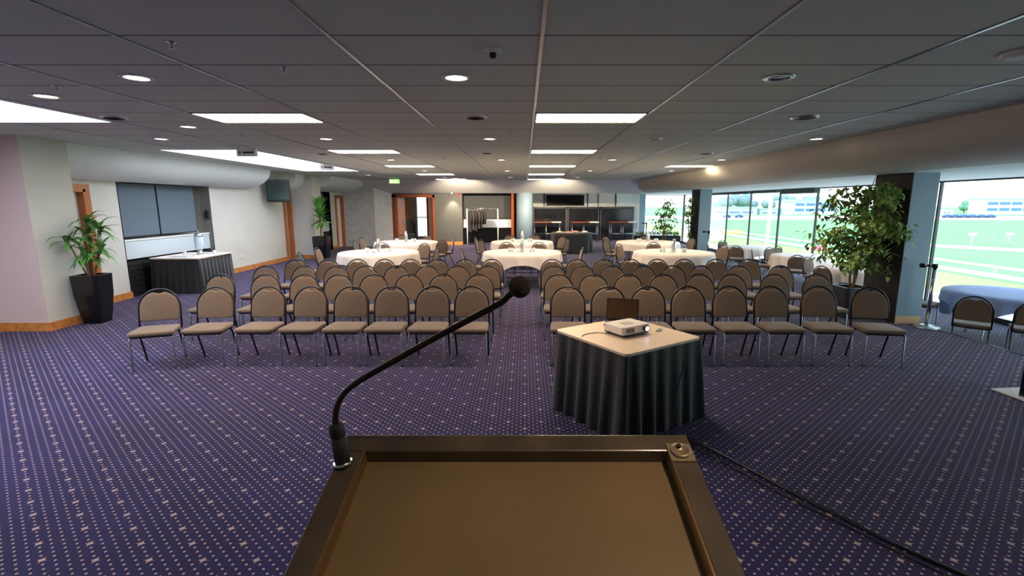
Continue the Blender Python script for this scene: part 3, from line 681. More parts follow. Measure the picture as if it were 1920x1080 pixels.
def round_table(x, y, rot, name, R=.915, z=0, m=m_cloth, L=1.12, items=True, folds=True, clothname='white'):
    t = thing('round_table', 'round folding banquet table under the %s cloth, %s' % (clothname, name), 'table', (x, y, z), rot, 'round banquet tables')
    MB().lathe([(R-.02, .735), (R-.01, .74), (R-.01, .752), (R-.02, .755)], n=48).build('tabletop', m_tabletop, t)
    for a in range(4):
        ca, sa = math.cos(a*PI/2+PI/4), math.sin(a*PI/2+PI/4)
        MB().tube([(ca*R*.55, sa*R*.55, .735), (ca*R*.62, sa*R*.62, .02), (ca*R*.62, sa*R*.62, 0)], [.014, .014, .018], 8).build('leg', m_gun, t)
    c_, s_ = R*.62*math.cos(PI/4), R*.62*math.sin(PI/4)
    for q in (-1, 1): MB().tube([(-c_, q*s_, .2), (c_, q*s_, .2)], .01, 6).build('stretcher', m_dark_tube, t)
    n = 144; mb_ = MB(); rings = 13
    def fn(u, v):
        a = 2*PI*u; hang = min(L/max(abs(math.cos(a)), abs(math.sin(a))), L*1.36)-R
        hang = min(hang, .735); k_ = v*rings
        if k_ <= 3: r = (R+.003)*max(k_/3, .002); return (r*math.cos(a), r*math.sin(a), .7585)
        s = (k_-3)/(rings-3)
        fold = s*(.05*math.cos(12*a+1.3*math.sin(2*a))+.03*math.cos(20*a+1)) * (hang/.5)
        r = R+.004+.012*min(1, s*6)+.05*s*hang+fold
        return (r*math.cos(a), r*math.sin(a), .7585-hang*s-.004*min(1, s*8))
    mb_.grid(fn, n, rings, closed=True)
    o = mb_.build('tablecloth', m); o.location = (x, y, z); o.rotation_euler = (0, 0, rot)
    tag(o, '%s linen cloth draped over the round table %s' % (clothname, name), 'tablecloth', 'round tablecloths')
    if items:
        zt = z+.761
        put(carafe0, 'c', (x, y, zt), 0, 'steel carafe with white lid on the round table '+name)
        for k_, (dx, dy) in enumerate(((-.24, -.06), (-.3, .0), (.2, -.08), (.27, -.02))):
            put(glass0, 'g', (x+dx, y+dy, zt), 0, 'clear glass %s of the carafe, %s of its pair, on the table %s' % ('left' if dx < 0 else 'right', 'inner' if k_ in (0, 2) else 'outer', name))
        put(bowl0, 'b', (x-.08, y-.16, zt), 0, 'small white bowl of sweets before the carafe on the table '+name)
TN = {1: 'at front left', 2: 'at back left', 3: 'at front centre', 4: 'at back centre', 5: 'at front right', 6: 'at back right'}
TP = {1: (-3.45, 11.5), 2: (-3.55, 14.6), 3: (-.06, 11.55), 4: (-.08, 14.7), 5: (3.52, 11.5), 6: (3.68, 14.6)}
for i in range(1, 7): round_table(TP[i][0], TP[i][1], {3: 0, 4: .1}.get(i, .5+.3*i), TN[i])
def tchair(x, y, T_, desc, z=0, centre=None):
    cx_, cy_ = centre or TP[T_]; d = Vector((cx_-x, cy_-y)).normalized()
    rz = math.atan2(d.y, d.x)+PI/2+random.uniform(-.12, .12)
    R_ = {TT[3]: .84}.get(centre, .76) if centre else .915
    px_, py_ = x+d.x*.22, y+d.y*.22; D_ = math.hypot(cx_-px_, cy_-py_)
    if D_ < R_+.25: px_, py_ = cx_-d.x*(R_+.25), cy_-d.y*(R_+.25)
    place_chair(px_, py_, rz, 'taupe banquet chair %s' % desc, 'chairs around the round tables', z)
for a in [(-4.75, 10.35, 1, 'seen side on at the near left of the front left round table'), (-4.8, 11.4, 1, 'at the left of the front left round table'), (-3.75, 12.85, 1, 'beyond the front left round table, left one'), (-2.6, 12.6, 1, 'beyond the front left round table, right one'),
          (-2.1, 11.3, 1, 'at the right of the front left round table'), (-1.42, 11.25, 3, 'at the left of the front centre table'), (-.5, 12.9, 3, 'beyond the front centre table, left one'), (.38, 12.9, 3, 'beyond the front centre table, right one'), (1.28, 11.45, 3, 'at the right of the front centre table'),
          (-4.75, 13.75, 2, 'at the near left of the back left table'), (-4.85, 14.8, 2, 'at the left of the back left table'), (-4.0, 15.9, 2, 'beyond the back left table, left one'), (-3.2, 15.9, 2, 'beyond the back left table, right one'), (-2.3, 14.8, 2, 'at the right of the back left table'), (-2.35, 13.85, 2, 'at the near right of the back left table'),
          (-1.38, 14.8, 4, 'at the left of the back centre table'), (-1.2, 13.9, 4, 'at the near left of the back centre table'), (-.5, 16.05, 4, 'beyond the back centre table, left one'), (.3, 16.05, 4, 'beyond the back centre table, right one'), (1.15, 15.3, 4, 'at the far right of the back centre table'), (1.2, 14.2, 4, 'at the near right of the back centre table'),
          (2.4, 14.1, 6, 'at the near left of the back right table'), (2.6, 15.4, 6, 'at the far left of the back right table'), (4.95, 14.8, 6, 'at the right of the back right table'), (3.9, 15.9, 6, 'beyond the back right table'),
          (2.42, 12.35, 5, 'at the far left of the front right table'), (3.42, 12.88, 5, 'beyond the front right table'), (4.85, 11.9, 5, 'at the right of the front right table')]:
    tchair(*a)
# terrace tables and chairs
TT = [(7.45, 16.4), (7.75, 13.6), (7.5, 10.9), (7.85, 7.75)]
tn = ['farthest along the terrace', 'second farthest along the terrace', 'on the terrace behind the ficus', 'right of the big pillar']
for i, (x, y) in enumerate(TT):
    round_table(x, y, .3*i+.2, tn[i], .84 if i == 3 else .76, -.3, m_navycloth if i == 3 else m_cloth, 1.0, False, clothname='blue and white' if i == 3 else 'white')
tt_ch = [(6.75, 15.5, 0, 'at the near left of the farthest terrace table'), (7.2, 17.5, 0, 'beyond the farthest terrace table'), (7.9, 15.3, 0, 'at the near side of the farthest terrace table by the glass'),
         (7.1, 12.6, 1, 'at the near left of the second farthest terrace table'), (6.7, 14.1, 1, 'at the left of the second farthest terrace table'), (7.5, 14.75, 1, 'beyond the second farthest terrace table'),
         (7.1, 12.0, 2, 'facing the viewer beyond the terrace table behind the ficus'), (6.72, 10.5, 2, 'at the near left of the terrace table behind the ficus'),
         (7.25, 8.45, 3, 'beyond the blue clothed terrace table'), ]
for x, y, k_, d_ in tt_ch: tchair(x, y, 0, d_, -.3, TT[k_])
place_chair(6.66, 7.06, PI-.75, 'taupe banquet chair with its back to the viewer before the blue clothed terrace table', 'chairs around the round tables', -.3)
place_chair(7.2, 6.72, PI-.7, 'taupe banquet chair at the right edge before the blue clothed terrace table', 'chairs around the round tables', -.3)

# ------------------------------------------------------------------ SKIRTED TABLES
def pleat_skirt(poly, z0, z1, flare, amp, wl):
    n = len(poly); P = [Vector(p) for p in poly]; per = sum((P[(i+1) % n]-P[i]).length for i in range(n)); N = int(per/.012)
    pts = []
    for i in range(n):
        a, b = P[i], P[(i+1) % n]; L = (b-a).length; k_ = max(2, int(L/per*N)); d = (b-a)/L; nn = Vector((d.y, -d.x))
        n0 = (Vector((d.y, -d.x))+Vector(((a-P[i-1]).normalized().y, -(a-P[i-1]).normalized().x)))
        c2 = P[(i+2) % n]-b; n1 = nn+Vector((c2.normalized().y, -c2.normalized().x))
        for q in range(k_):
            f_ = q/k_; w_ = max(0, 1-f_*L/.12); w2 = max(0, 1-(1-f_)*L/.12)
            nv = (nn + (n0-nn)*w_*.5 + (n1-nn)*w2*.5)
            pts.append((a+(b-a)*f_, nv))
    M_ = len(pts); tot = per; mb_ = MB(); rows = 10; rnd = random.Random(3); ph = [0]
    ks = max(4, int(per/wl))
    jit = [rnd.uniform(-.35, .35) for _ in range(ks)]; am = [rnd.uniform(.6, 1.35) for _ in range(ks)]
    vs = []
    for j in range(rows+1):
        s = j/rows
        for i, (p, nv) in enumerate(pts):
            c_ = i/M_*ks; q = int(c_) % ks; fr_ = c_-int(c_)
            wv = math.sin(2*PI*fr_+jit[q]*math.sin(PI*fr_)*s*2)
            wv = math.copysign(abs(wv)**.7, wv)
            o_ = flare*s+amp*am[q]*wv*(.12+.88*s**.8)
            r_ = p+nv*(o_+.008); vs.append((r_.x, r_.y, z1-(z1-z0)*s))
    fs = [(j*M_+i, (j+1)*M_+i, (j+1)*M_+(i+1) % M_, j*M_+(i+1) % M_) for j in range(rows) for i in range(M_)]
    mb_.add(vs, fs, True); return mb_
def rounded(hx, hy, r, n=5):
    pts = []
    for cx_, cy_, a0 in ((hx-r, hy-r, 0), (-hx+r, hy-r, 90), (-hx+r, -hy+r, 180), (hx-r, -hy+r, 270)):
        for q in range(n+1): a = math.radians(a0+q*90/n); pts.append((cx_+r*math.cos(a), cy_+r*math.sin(a)))
    return pts
ang = math.atan2(4.15-3.64, 1.53-.76)
PT = (.92, 4.27)
t = thing('projector_table', 'square beige topped table with long black pleated skirt carrying the projector', 'table', (PT[0], PT[1], 0), ang)
MB().prism(rounded(.46, .46, .05), .718, .742).build('tabletop', m_tabletop, t, .004)
pleat_skirt([(.45, .45), (-.45, .45), (-.45, -.45), (.45, -.45)][::-1][::-1], .012, .72, .045, .026, .15).build('skirt', m_blackcloth, t).__setitem__('label', 'black pleated skirt')
for sx in (-1, 1):
    for sy in (-1, 1): MB().tube([(sx*.38, sy*.38, .72), (sx*.38, sy*.38, 0)], .018, 8).build('leg', m_gun, t)
# projector
t = thing('projector', 'white data projector with glowing lens on the square table', 'projector', (.92, 4.28, .745), ang-.02)
MB().prism(rounded(.165, .125, .02, 3), .02, .09).build('body', mat('projector_white', (228, 220, 216), .4), t, .006)
box(-.155, .155, -.118, .118, .008, .02).build('underside', m_dark_tube, t)
m_ = MB()
for q in range(5): m_.box(-.12+q*.02, -.11+q*.02, -.128, -.124, .035, .075)
m_.build('vent_grille', m_dark_tube, t)
MB().tube([(.105, -.12, .055), (.105, -.15, .055)], .027, 20).build('lens_barrel', m_black, t)
MB().tube([(.105, -.1505, .055), (.105, -.152, .055)], .019, 20).build('lens_glass', mat('lens_glow', (214, 200, 255), .1, emis=5), t)
box(-.06, .04, -.05, .03, .09, .094).build('button_panel', mat('button_grey', (190, 184, 180), .4), t)
for s_ in ((-.13, -.1), (.1, -.1), (-.13, .1), (.13, .1)): MB().lathe([(.012, 0), (.01, .01)], s_, 10).build('foot', m_blackm, t)
t = thing('projector_remote', 'small white remote lying right of the projector', 'remote', (1.24, 4.36, .744), .9)
box(-.045, .045, -.016, .016, 0, .012).build('body', m_white, t, .003); m_ = MB(); [m_.box(-.03+q*.018, -.02+q*.018, -.006, .006, .012, .014) for q in range(4)]; m_.build('buttons', m_blackm, t)
tag(MB().tube([(.785, 4.24, .79), (.73, 4.23, .752), (.65, 4.27, .7475), (.58, 4.24, .7475), (.53, 4.20, .7475), (.5, 4.14, .7475)], .0035, 6).build('projector_cable', m_blackm), 'thin dark cable lying on the beige tabletop left of the projector', 'cable')
# laptop
t = thing('laptop', 'open laptop with dim brown screen behind the projector', 'laptop', (.93, 4.58, .744), -.28)
box(-.155, .155, -.1, .11, 0, .018).build('keyboard_base', m_blackm, t, .003)
sc_ = box(-.155, .155, -.006, .004, 0, .215).build('screen_lid', m_blackm, t, .003); sc_.location = (0, .11, .016); sc_.rotation_euler = (-.2, 0, 0)
box(-.143, .143, -.0075, -.006, .014, .203).build('screen', mat('dim_screen', (96, 66, 40), .25), sc_)
# left buffet table
t = thing('buffet_table', 'rectangular table with black pleated skirt and white top under the slate blinds', 'table', (-7.42, 10.85, 0), .02)
MB().prism(rounded(.5, .62, .03, 3), .725, .745).build('tabletop', m_tabletop, t)
pleat_skirt([(.49, .61), (-.49, .61), (-.49, -.61), (.49, -.61)], .012, .72, .04, .018, .13).build('skirt', m_blackcloth, t)
for sx in (-1, 1):
    for sy in (-1, 1): MB().tube([(sx*.42, sy*.52, .725), (sx*.42, sy*.52, 0)], .018, 8).build('leg', m_gun, t)
tag(MB().prism(rounded(.52, .64, .04, 3), .747, .757).build('tablecloth', m_cloth), 'white cloth folded flat over the black skirted table', 'tablecloth').location = (-7.42, 10.85, 0)
t = thing('drink_dispenser', 'clear drink dispenser with silver lid on the black skirted table', 'dispenser', (-7.32, 10.95, .758))
MB().lathe([(.07, 0), (.075, .01), (.05, .05), (.05, .12)], n=24).build('stand', m_steel, t)
MB().lathe([(.001, .125), (.08, .125), (.09, .15), (.09, .38), (.08, .4)], n=24).build('jar', mat('dispenser_glass', (186, 206, 222), .08), t)
ld = MB().lathe([(.085, .402), (.08, .44), (.05, .48), (.001, .495)], n=24).build('lid', m_steel, t)
MB().lathe([(.01, .49), (.012, .53), (.001, .545)], n=12).build('knob', m_steel, ld)
MB().tube([(.085, 0, .17), (.13, 0, .17), (.13, 0, .14)], .012, 8).build('tap', m_steel, t)
tray0 = thing('serving_tray', 'glass topped tray of cups near the front of the black skirted table', 'tray', (-7.42, 10.5, .758), 0, 'trays on the black skirted table')
MB().prism(rounded(.2, .12, .02, 3), 0, .012).build('tray_base', m_steel, tray0); MB().prism(rounded(.17, .09, .02, 3), .012, .018).build('liner', m_white, tray0)
dup(tray0, (-7.35, 11.28, .758), .1, 'tray beyond the drink dispenser on the black skirted table')
cup0 = thing('cup', 'white cup left of the drink dispenser', 'cup', (-7.55, 10.78, .758), 0, 'cups on the black skirted table')
MB().lathe([(.001, 0), (.025, 0), (.035, .08), (.031, .08), (.022, .006), (.001, .006)], n=14).build('cup_body', m_white, cup0)
dup(cup0, (-7.1, 11.12, .758), 0, 'reddish white cup right of the drink dispenser')
# black buffet at the far end
t = thing('round_buffet', 'round table under a black cloth before the bar cabinets', 'table', (1.85, 19.3, 0), .4)
MB().lathe([(.78, .735), (.78, .755)], n=40).build('tabletop', m_tabletop, t)
for a in range(4): MB().tube([(.5*math.cos(a*PI/2), .5*math.sin(a*PI/2), .735), (.5*math.cos(a*PI/2), .5*math.sin(a*PI/2), 0)], .015, 8).build('leg', m_gun, t)
def fn(u, v):
    a = 2*PI*u; k_ = v*12
    if k_ < 3: r = .79*max(k_/3, .002); return (r*math.cos(a), r*math.sin(a), .76)
    s = (k_-3)/9; r = .795+.03*s+s*.04*math.cos(14*a+math.sin(3*a)); return (r*math.cos(a), r*math.sin(a), .76-.735*s)
o = MB().grid(fn, 140, 12, closed=True).build('tablecloth', m_blackcloth); o.location = (1.85, 19.3, 0)
tag(o, 'black cloth hanging to the floor from the round far buffet table', 'tablecloth')
for i, (dx, dy, c_, l) in enumerate(((-.5, -.2, (230, 180, 140), 'leftmost'), (-.15, -.35, (210, 130, 100), 'middle front'), (.15, .0, (225, 150, 110), 'middle rear'), (.5, -.1, (226, 228, 226), 'rightmost pale'))):
    t = thing('platter', '%s food platter on the black clothed round table' % l, 'platter', (1.85+dx, 19.3+dy, .762), 0, 'platters on the black clothed table')
    MB().lathe([(.001, 0), (.1, 0), (.16, .02), (.155, .024), (.09, .008), (.001, .008)], n=20).build('plate', m_white, t); MB().ball((0, 0, .03), .12, 12, (1, 1, .35)).build('food', mat('food_%d' % i, c_, .6), t)
# high bar tables
for i, x in enumerate((1.1, 2.95, 4.85)):
    t = thing('high_table', 'tall bar table with timber and white top before the %s bar cabinet' % ['left', 'middle', 'right'][i], 'bar table', (x, 24.2, 0), 0, 'tall bar tables before the cabinets')
    box(-.68, .22, -.28, .28, .96, 1.0).build('tabletop', m_red_wood, t); box(.22, .68, -.28, .28, .96, 1.0).build('end_panel', m_white, t).__setitem__('label', 'white end of the top')
    for sx in (-.62, -.05, .62):
        for sy in (-.24, .24): MB().tube([(sx, sy, .96), (sx, sy, 0)], .018, 8).build('leg', m_gun, t)
    for sy in (-.24, .24): MB().tube([(-.62, sy, .42), (.62, sy, .42)], .014, 8).build('stretcher', m_gun, t)
# coat rack with garments
t = thing('coat_rack', 'chrome coat rack on wheels before the dark far bay', 'coat rack', (-1.85, 21.9, 0))
for sx in (-.72, .65):
    MB().tube([(sx, 0, .06), (sx, 0, 1.66)], .026, 8).build('upright', m_white, t); MB().tube([(sx, -.22, .06), (sx, .22, .06)], .018, 8).build('foot_bar', m_chrome, t)
MB().tube([(-.72, 0, 1.66), (.65, 0, 1.66)], .02, 8).build('hanging_rail', m_chrome, t); MB().tube([(-.72, 0, .12), (.65, 0, .12)], .016, 8).build('lower_rail', m_chrome, t)
gc = [(34, 30, 34), (44, 40, 38), (24, 26, 30), (52, 44, 48), (30, 34, 32), (40, 30, 32)]
gl = ['longest dark coat at the left end', 'brownish black coat second from the left', 'black jacket third from the left', 'charcoal jacket with purple cast in the middle', 'dark green black coat second from the right', 'short dark coat at the right end']
for i in range(6):
    x = -2.48+i*.125; L = (.95, .85, .9, .8, .78, .6)[i]
    t = thing('coat', '%s of the garments on the coat rack' % gl[i], 'coat', (x, 21.9, 1.63), .5, 'coats hanging on the rack')
    MB().tube([(0, 0, .0), (0, 0, -.03), (0, -.18, -.1), (0, .18, -.1), (0, 0, -.03)], .006, 6).build('hanger', m_steel, t)
    def cf(u, v, L=L, i=i):
        a = 2*PI*u; s = v; w_ = .2*(.45+.55*min(1, s*5))*(1+.25*s)*(1+.06*math.sin(5*a+i)); return (.045*(1+.3*math.sin(3*a+i*2))*math.cos(a), w_*math.sin(a), -.05-L*s)
    MB().grid(cf, 20, 10, closed=True).build('body', mat('coat_%d' % i, gc[i], .9), t)
    for s_ in (-1, 1): MB().tube([(0, s_*.17, -.12), (.0, s_*.24, -.35), (0, s_*.23, -.62)], [.05, .05, .04], 8).build('sleeve', mat('coat_%d' % i, gc[i]), t)
# lobby armchair
t = thing('armchair', 'dark rounded armchair inside the lobby beyond the far doorway', 'armchair', (-5.75, 23.9, 0), .2)
MB().prism(rounded(.38, .36, .12), .12, .45).build('seat', m_blackm, t, .03)
MB().grid(lambda u, v: ((.42+.02*math.sin(PI*v))*math.cos(PI*(u*1.1-.05)), .05+(.38)*math.sin(PI*(u*1.1-.05)), .2+v*(.35+.6*math.sin(PI*u)**.7)), 24, 8).build('backrest', m_blackm, t)
for sx in (-.28, .28):
    for sy in (-.26, .26): MB().tube([(sx, sy, .13), (sx, sy, 0)], .02, 8).build('leg', m_red_wood, t)
# small spotlight washing the charcoal wall
t = thing('wall_spotlight', 'small spotlight at the top of the charcoal wall beside the dark bay', 'spotlight', (-3.28, 22.25, 2.36))
MB().tube([(0, 0, .02), (0, 0, -.05)], .035, 14).build('housing', m_white, t); spot(0, 0, -.07, 90, 70, parent=t, tilt=(math.radians(14), 0, 0))
# televisions
t = thing('television', 'wall mounted television angled on a bracket high on the left wall', 'television', (-7.55, 15.2, 2.27), math.radians(38))
box(-.33, .33, -.05, .05, -.34, .34).build('casing', m_black, t, .01); box(-.29, .29, -.053, -.05, -.26, .3).build('screen', m_screen, t)
box(-.1, .1, .04, .1, -.1, .1).build('back_housing', m_blackm, t); MB().tube([(0, .1, 0), (.02, .72, .0)], .025, 8).build('bracket', m_dark_tube, t)
t = thing('television', 'long black television mounted on the pale wall above the bar cabinets', 'television', (2.08, 25.5, 2.05))
box(-.98, .98, -.04, .05, -.27, .27).build('casing', m_black, t, .01); box(-.94, .94, -.045, -.04, -.23, .23).build('screen', mat('tv_dark', (8, 9, 12), .1), t); box(-.2, .2, .05, .09, -.1, .1).build('bracket', m_dark_tube, t)
# socket and switch
t = thing('wall_socket', 'white power socket on the left wall above the baseboard', 'socket', (-7.995, 13.7, .42)); box(0, .012, -.06, .06, -.045, .045).build('plate', m_white, t, .003); m_ = MB(); m_.box(.012, .014, -.035, -.025, -.01, .01); m_.box(.012, .014, .025, .035, -.01, .01); m_.build('slots', m_blackm, t)
t = thing('wall_phone', 'small black wall device on the window reveal beside the slate blinds', 'wall device', (-8.08, 12.53, 1.62)); box(-.05, .05, -.04, .018, -.1, .1).build('body', m_blackm, t, .01); box(-.03, .03, -.045, -.04, .02, .07).build('display', m_screen, t)

# ------------------------------------------------------------------ STANCHIONS
def stanchion(x, y, lab):
    t = thing('stanchion', lab, 'barrier post', (x, y, 0), 0, 'barrier posts by the pillars')
    MB().lathe([(.17, 0), (.175, .008), (.16, .022), (.05, .035), (.03, .05)], n=32).build('base', m_steel, t)
    MB().tube([(0, 0, .04), (0, 0, .93)], .028, 16).build('post', m_chrome, t)
    hd = MB().tube([(0, 0, .93), (0, 0, .995)], .036, 16).build('belt_head', m_black, t)
    MB().tube([(-.03, 0, .965), (-.14, .02, .965)], .02, 8).build('belt_clip', m_black, hd)
    MB().tube([(-.13, .02, .965), (-.2, .03, .965)], .034, 10).build('belt_end', m_black, hd)
stanchion(6.24, 7.35, 'chrome barrier post with black belt clip beside the big pillar')
stanchion(6.1, 16.2, 'chrome barrier post before the middle pillar'); stanchion(5.75, 23.2, 'chrome barrier post at the far end before the last pillar')

# ------------------------------------------------------------------ PLANTS
def leaf_quad(mb_, p, d, up, L, W, droop=.3):
    d = d.normalized(); s_ = d.cross(up)
    s_ = s_.normalized() if s_.length > 1e-4 else Vector((1, 0, 0)); n_ = s_.cross(d)
    a = p; b1 = p+d*L*.35+s_*W*.5-n_*0+n_*L*.03; b2 = p+d*L*.35-s_*W*.5+n_*L*.03; m0 = p+d*L*.4-n_*W*.12
    c1 = p+d*L*.72+s_*W*.36-n_*L*droop*.3; c2 = p+d*L*.72-s_*W*.36-n_*L*droop*.3; m1 = p+d*L*.75-n_*(L*droop*.35+W*.1); e = p+d*L-n_*L*droop
    mb_.add([a, b1, m0, b2, c1, m1, c2, e], [(0, 1, 2), (0, 2, 3), (1, 4, 5, 2), (2, 5, 6, 3), (4, 7, 5), (5, 7, 6)], True)
def strap(mb_, p, az, el, L, W, droop):
    n = 7; d = Vector((math.cos(az)*math.cos(el), math.sin(az)*math.cos(el), math.sin(el))); side = Vector((-math.sin(az), math.cos(az), 0))
    vs = []; q = Vector(p); st = L/n
    for i in range(n+1):
        f_ = i/n; w_ = W*(.35+1.3*f_ if f_ < .5 else 2.0*(1-f_)+.0)*.5*1.0+.001
        vs += [q+side*w_, q-Vector((0, 0, w_*.25)), q-side*w_]
        q = q+d*st; d = (d+Vector((0, 0, -droop*(.3+f_)))).normalized()
    fs = []
    for i in range(n): fs += [(i*3, i*3+1, i*3+4, i*3+3), (i*3+1, i*3+2, i*3+5, i*3+4)]
    mb_.add(vs, fs, True)
rnd = random.Random(5)
def square_pot(t, top, bot, h, m, rim=.03):
    m_ = MB(); prof = [(0, bot), (.25, bot+(top-bot)*.42), (.6, bot+(top-bot)*.85), (1, top)]
    vs = []; n = None
    for f_, r in prof:
        pts = rounded(r, r, r*.25, 4); n = len(pts); vs += [(x, y, f_*h) for x, y in pts]
    inner = rounded(top-rim, top-rim, (top-rim)*.25, 4); vs += [(x, y, h) for x, y in inner]; vs += [(x, y, h-.05) for x, y in inner]
    fs = [(j*n+i, j*n+(i+1) % n, (j+1)*n+(i+1) % n, (j+1)*n+i) for j in range(5) for i in range(n)]
    m_.add(vs, fs, False); m_.f.append(tuple(reversed(range(n)))); m_.sm.append(False)
    m_.build('pot', m, t)
    MB().prism(inner, h-.09, h-.05).build('soil', m_soil, t)
t = thing('potted_dracaena', 'leafy green plant in a tall tapered black pot by the left pier', 'potted plant', (-6.93, 7.7, 0), .1)
square_pot(t, .2, .135, .78, m_black)
sm = MB(); lm = MB()
heads = [((0, 0), (.0, 0, 1.42), 20), ((.03, .02), (.2, .02, 1.55), 18), ((-.03, .0), (-.12, -.22, 1.4), 20), ((.0, -.03), (.04, -.1, 1.15), 18), ((0, .03), (.02, .06, 1.66), 16), ((-.02, .02), (-.1, .0, 1.2), 14), ((.03, 0), (.22, -.03, 1.22), 16)]
for (bx, by), tip, cnt in heads:
    sm.tube([(bx, by, .70), (bx*2+tip[0]*.4, by+tip[1]*.4, .74+(tip[2]-.74)*.5), tip], [.014, .012, .009], 8)
    for q in range(cnt):
        az = q*2.4+rnd.uniform(-.3, .3); el = rnd.uniform(-.5, 1.1)
        if tip[0]+.3*math.cos(az) < -.2 and tip[1]+.3*math.sin(az) > -.5: az = PI-az if tip[0] > -.15 else -PI/2+rnd.uniform(-.5, .5)
        if tip[0]+.3*math.cos(az) < -.3: az = rnd.uniform(-1.9, -1.0)
        strap(lm, (tip[0], tip[1], tip[2]-rnd.uniform(0, .12)), az, el, rnd.uniform(.24, .36), .07, .34)
sm.build('stem', m_bark, t); lm.build('foliage', m_leaf2, t)
# far palm on left
t = thing('potted_palm', 'bright green spiky plant in a black pot before the far left pier', 'potted plant', (-6.87, 16.5, 0))
square_pot(t, .24, .18, .8, m_black); sm = MB().tube([(0, 0, .68), (.0, 0, 1.4)], .03, 8); sm.build('stem', m_bark, t); lm = MB()
for q in range(90):
    az = q*2.4; el = -.5+1.9*(q/60); strap(lm, (0, 0, 1.25+.35*q/60), az, el, rnd.uniform(.4, .55), .09, .12)
lm.build('foliage', m_leaf3, t)
# big ficus
def ficus(t, h, crown, nl, ls, rs, pot=True, zb=.4, trunks=2, xmax=9):
    r_ = random.Random(rs); tm = MB(); lm_ = MB(); tips = []
    for k_ in range(trunks):
        a0 = k_*2.1; pts = [Vector((.02*math.cos(a0), .02*math.sin(a0), zb))]
        for i in range(1, 9): f_ = i/8; pts.append(Vector((.05*math.cos(a0+f_*5)+crown[0]*f_*f_, .05*math.sin(a0+f_*5)+crown[1]*f_*f_, zb+(h-zb)*f_)))
        tm.tube(pts, [.022*(1-.75*i/8) for i in range(9)], 8)
        for q in range(22):
            f_ = r_.uniform(.3, 1); p = pts[min(8, int(f_*8))]; az = r_.uniform(0, 2*PI); L = crown[2]*(.45+.55*math.sin(PI*min(1, (f_-.15)*1.1)))*r_.uniform(.45, 1)
            e = p+Vector((math.cos(az)*L, math.sin(az)*L, r_.uniform(-.1, .35)*L)); mid = (p+e)/2+Vector((0, 0, .12*L))
            e.z -= .1*L; e.x = min(e.x, xmax-.1); tm.tube([p, mid, e], [.008, .005, .003], 5); tips += [(p, mid, e)]
    for i in range(nl):
        p, mid, e = tips[r_.randrange(len(tips))]; f_ = r_.random()**.6; q = p.lerp(mid, f_*2) if f_ < .5 else mid.lerp(e, (f_-.5)*2)
        q = q+Vector((r_.gauss(0, .05), r_.gauss(0, .05), r_.gauss(0, .05)))
        if q.x > xmax: q.x = 2*xmax-q.x
        az = r_.uniform(0, 2*PI)
        leaf_quad(lm_, q, Vector((math.cos(az), math.sin(az), r_.uniform(-1.1, .2))), Vector((r_.uniform(-.3, .3), r_.uniform(-.3, .3), 1)), ls*r_.uniform(.7, 1.2), ls*.5, .35)
    tm.build('trunk', m_bark, t); lm_.build('foliage', m_leaf, t)
t = thing('potted_ficus', 'large leafy weeping fig in a dark planter beside the big square pillar', 'potted plant', (5.52, 8.1, 0))
square_pot(t, .22, .19, .52, mat('dark_planter', (44, 44, 50), .4)); ficus(t, 2.28, (-.02, -.35, .85), 1900, .115, 11, zb=.44, trunks=3, xmax=.38)
t = thing('potted_ficus', 'sparse fig tree against the bright window before the middle pillar', 'potted plant', (5.1, 17.9, 0))
square_pot(t, .25, .2, .5, mat('dark_planter', (44, 44, 50), .4)); ficus(t, 2.1, (.05, 0, .48), 420, .12, 21, zb=.42, trunks=2)
t = thing('planter_box', 'long low black planter box below the far window', 'planter', (5.6, 19.6, 0))
box(-1.2, .6, -.2, .2, 0, .62).build('box', m_blackm, t, .01); lm = MB()
for q in range(160): leaf_quad(lm, Vector((rnd.uniform(-1.15, .55), rnd.uniform(-.15, .15), .62)), Vector((rnd.uniform(-.5, .5), rnd.uniform(-.5, .5), 1)), Vector((1, 0, .2)), .2, .06, .2)
lm.build('foliage', m_leaf, t)
t = thing('climbing_plant', 'dark leafy plant standing against the middle pillar', 'potted plant', (5.77, 17.15, 0))
square_pot(t, .15, .12, .4, m_black); ficus(t, 2.25, (.0, 0, .16), 260, .1, 33, zb=.33, trunks=1, xmax=.1)

# ------------------------------------------------------------------ floor cable, black panel
cab = [(1.22, 3.72), (1.36, 3.67), (1.61, 3.25), (1.8, 2.9), (1.97, 2.63), (2.1, 2.42), (2.28, 2.2), (2.6, 1.85), (3.2, 1.3)]
def smooth(pts, n=5):
    out = []; P = [Vector(p) for p in pts]
    for i in range(len(P)-1):
        p0, p1, p2, p3 = P[max(i-1, 0)], P[i], P[i+1], P[min(i+2, len(P)-1)]
        for k_ in range(n):
            s = k_/n; out.append(.5*((2*p1)+(-p0+p2)*s+(2*p0-5*p1+4*p2-p3)*s*s+(-p0+3*p1-3*p2+p3)*s*s*s))
    return out+[P[-1]]
tag(MB().tube(smooth([(x, y, .012) for x, y in cab]), .011, 8).build('floor_cable', m_black), 'thick black cable running over the carpet from the projector table, upper of the pair', 'cable')
tag(MB().tube(smooth([(x-.05-.015*math.sin(i), y-.035, .007) for i, (x, y) in enumerate(cab)]), .006, 8).build('floor_cable', m_blackm), 'thinner black cable running beside the thick one over the carpet', 'cable')
tag(MB().tube(smooth([(1.22, 3.78, .01), (1.26, 3.85, .3), (1.4, 4.05, .6), (1.5, 4.2, .7)]), .005, 6).build('power_lead', m_blackm), 'thin lead falling down the right side of the projector table skirt', 'cable')
t = thing('display_stand', 'black display panel on a white foot plate at the right edge', 'display stand', (5.12, 4.62, 0), .1)
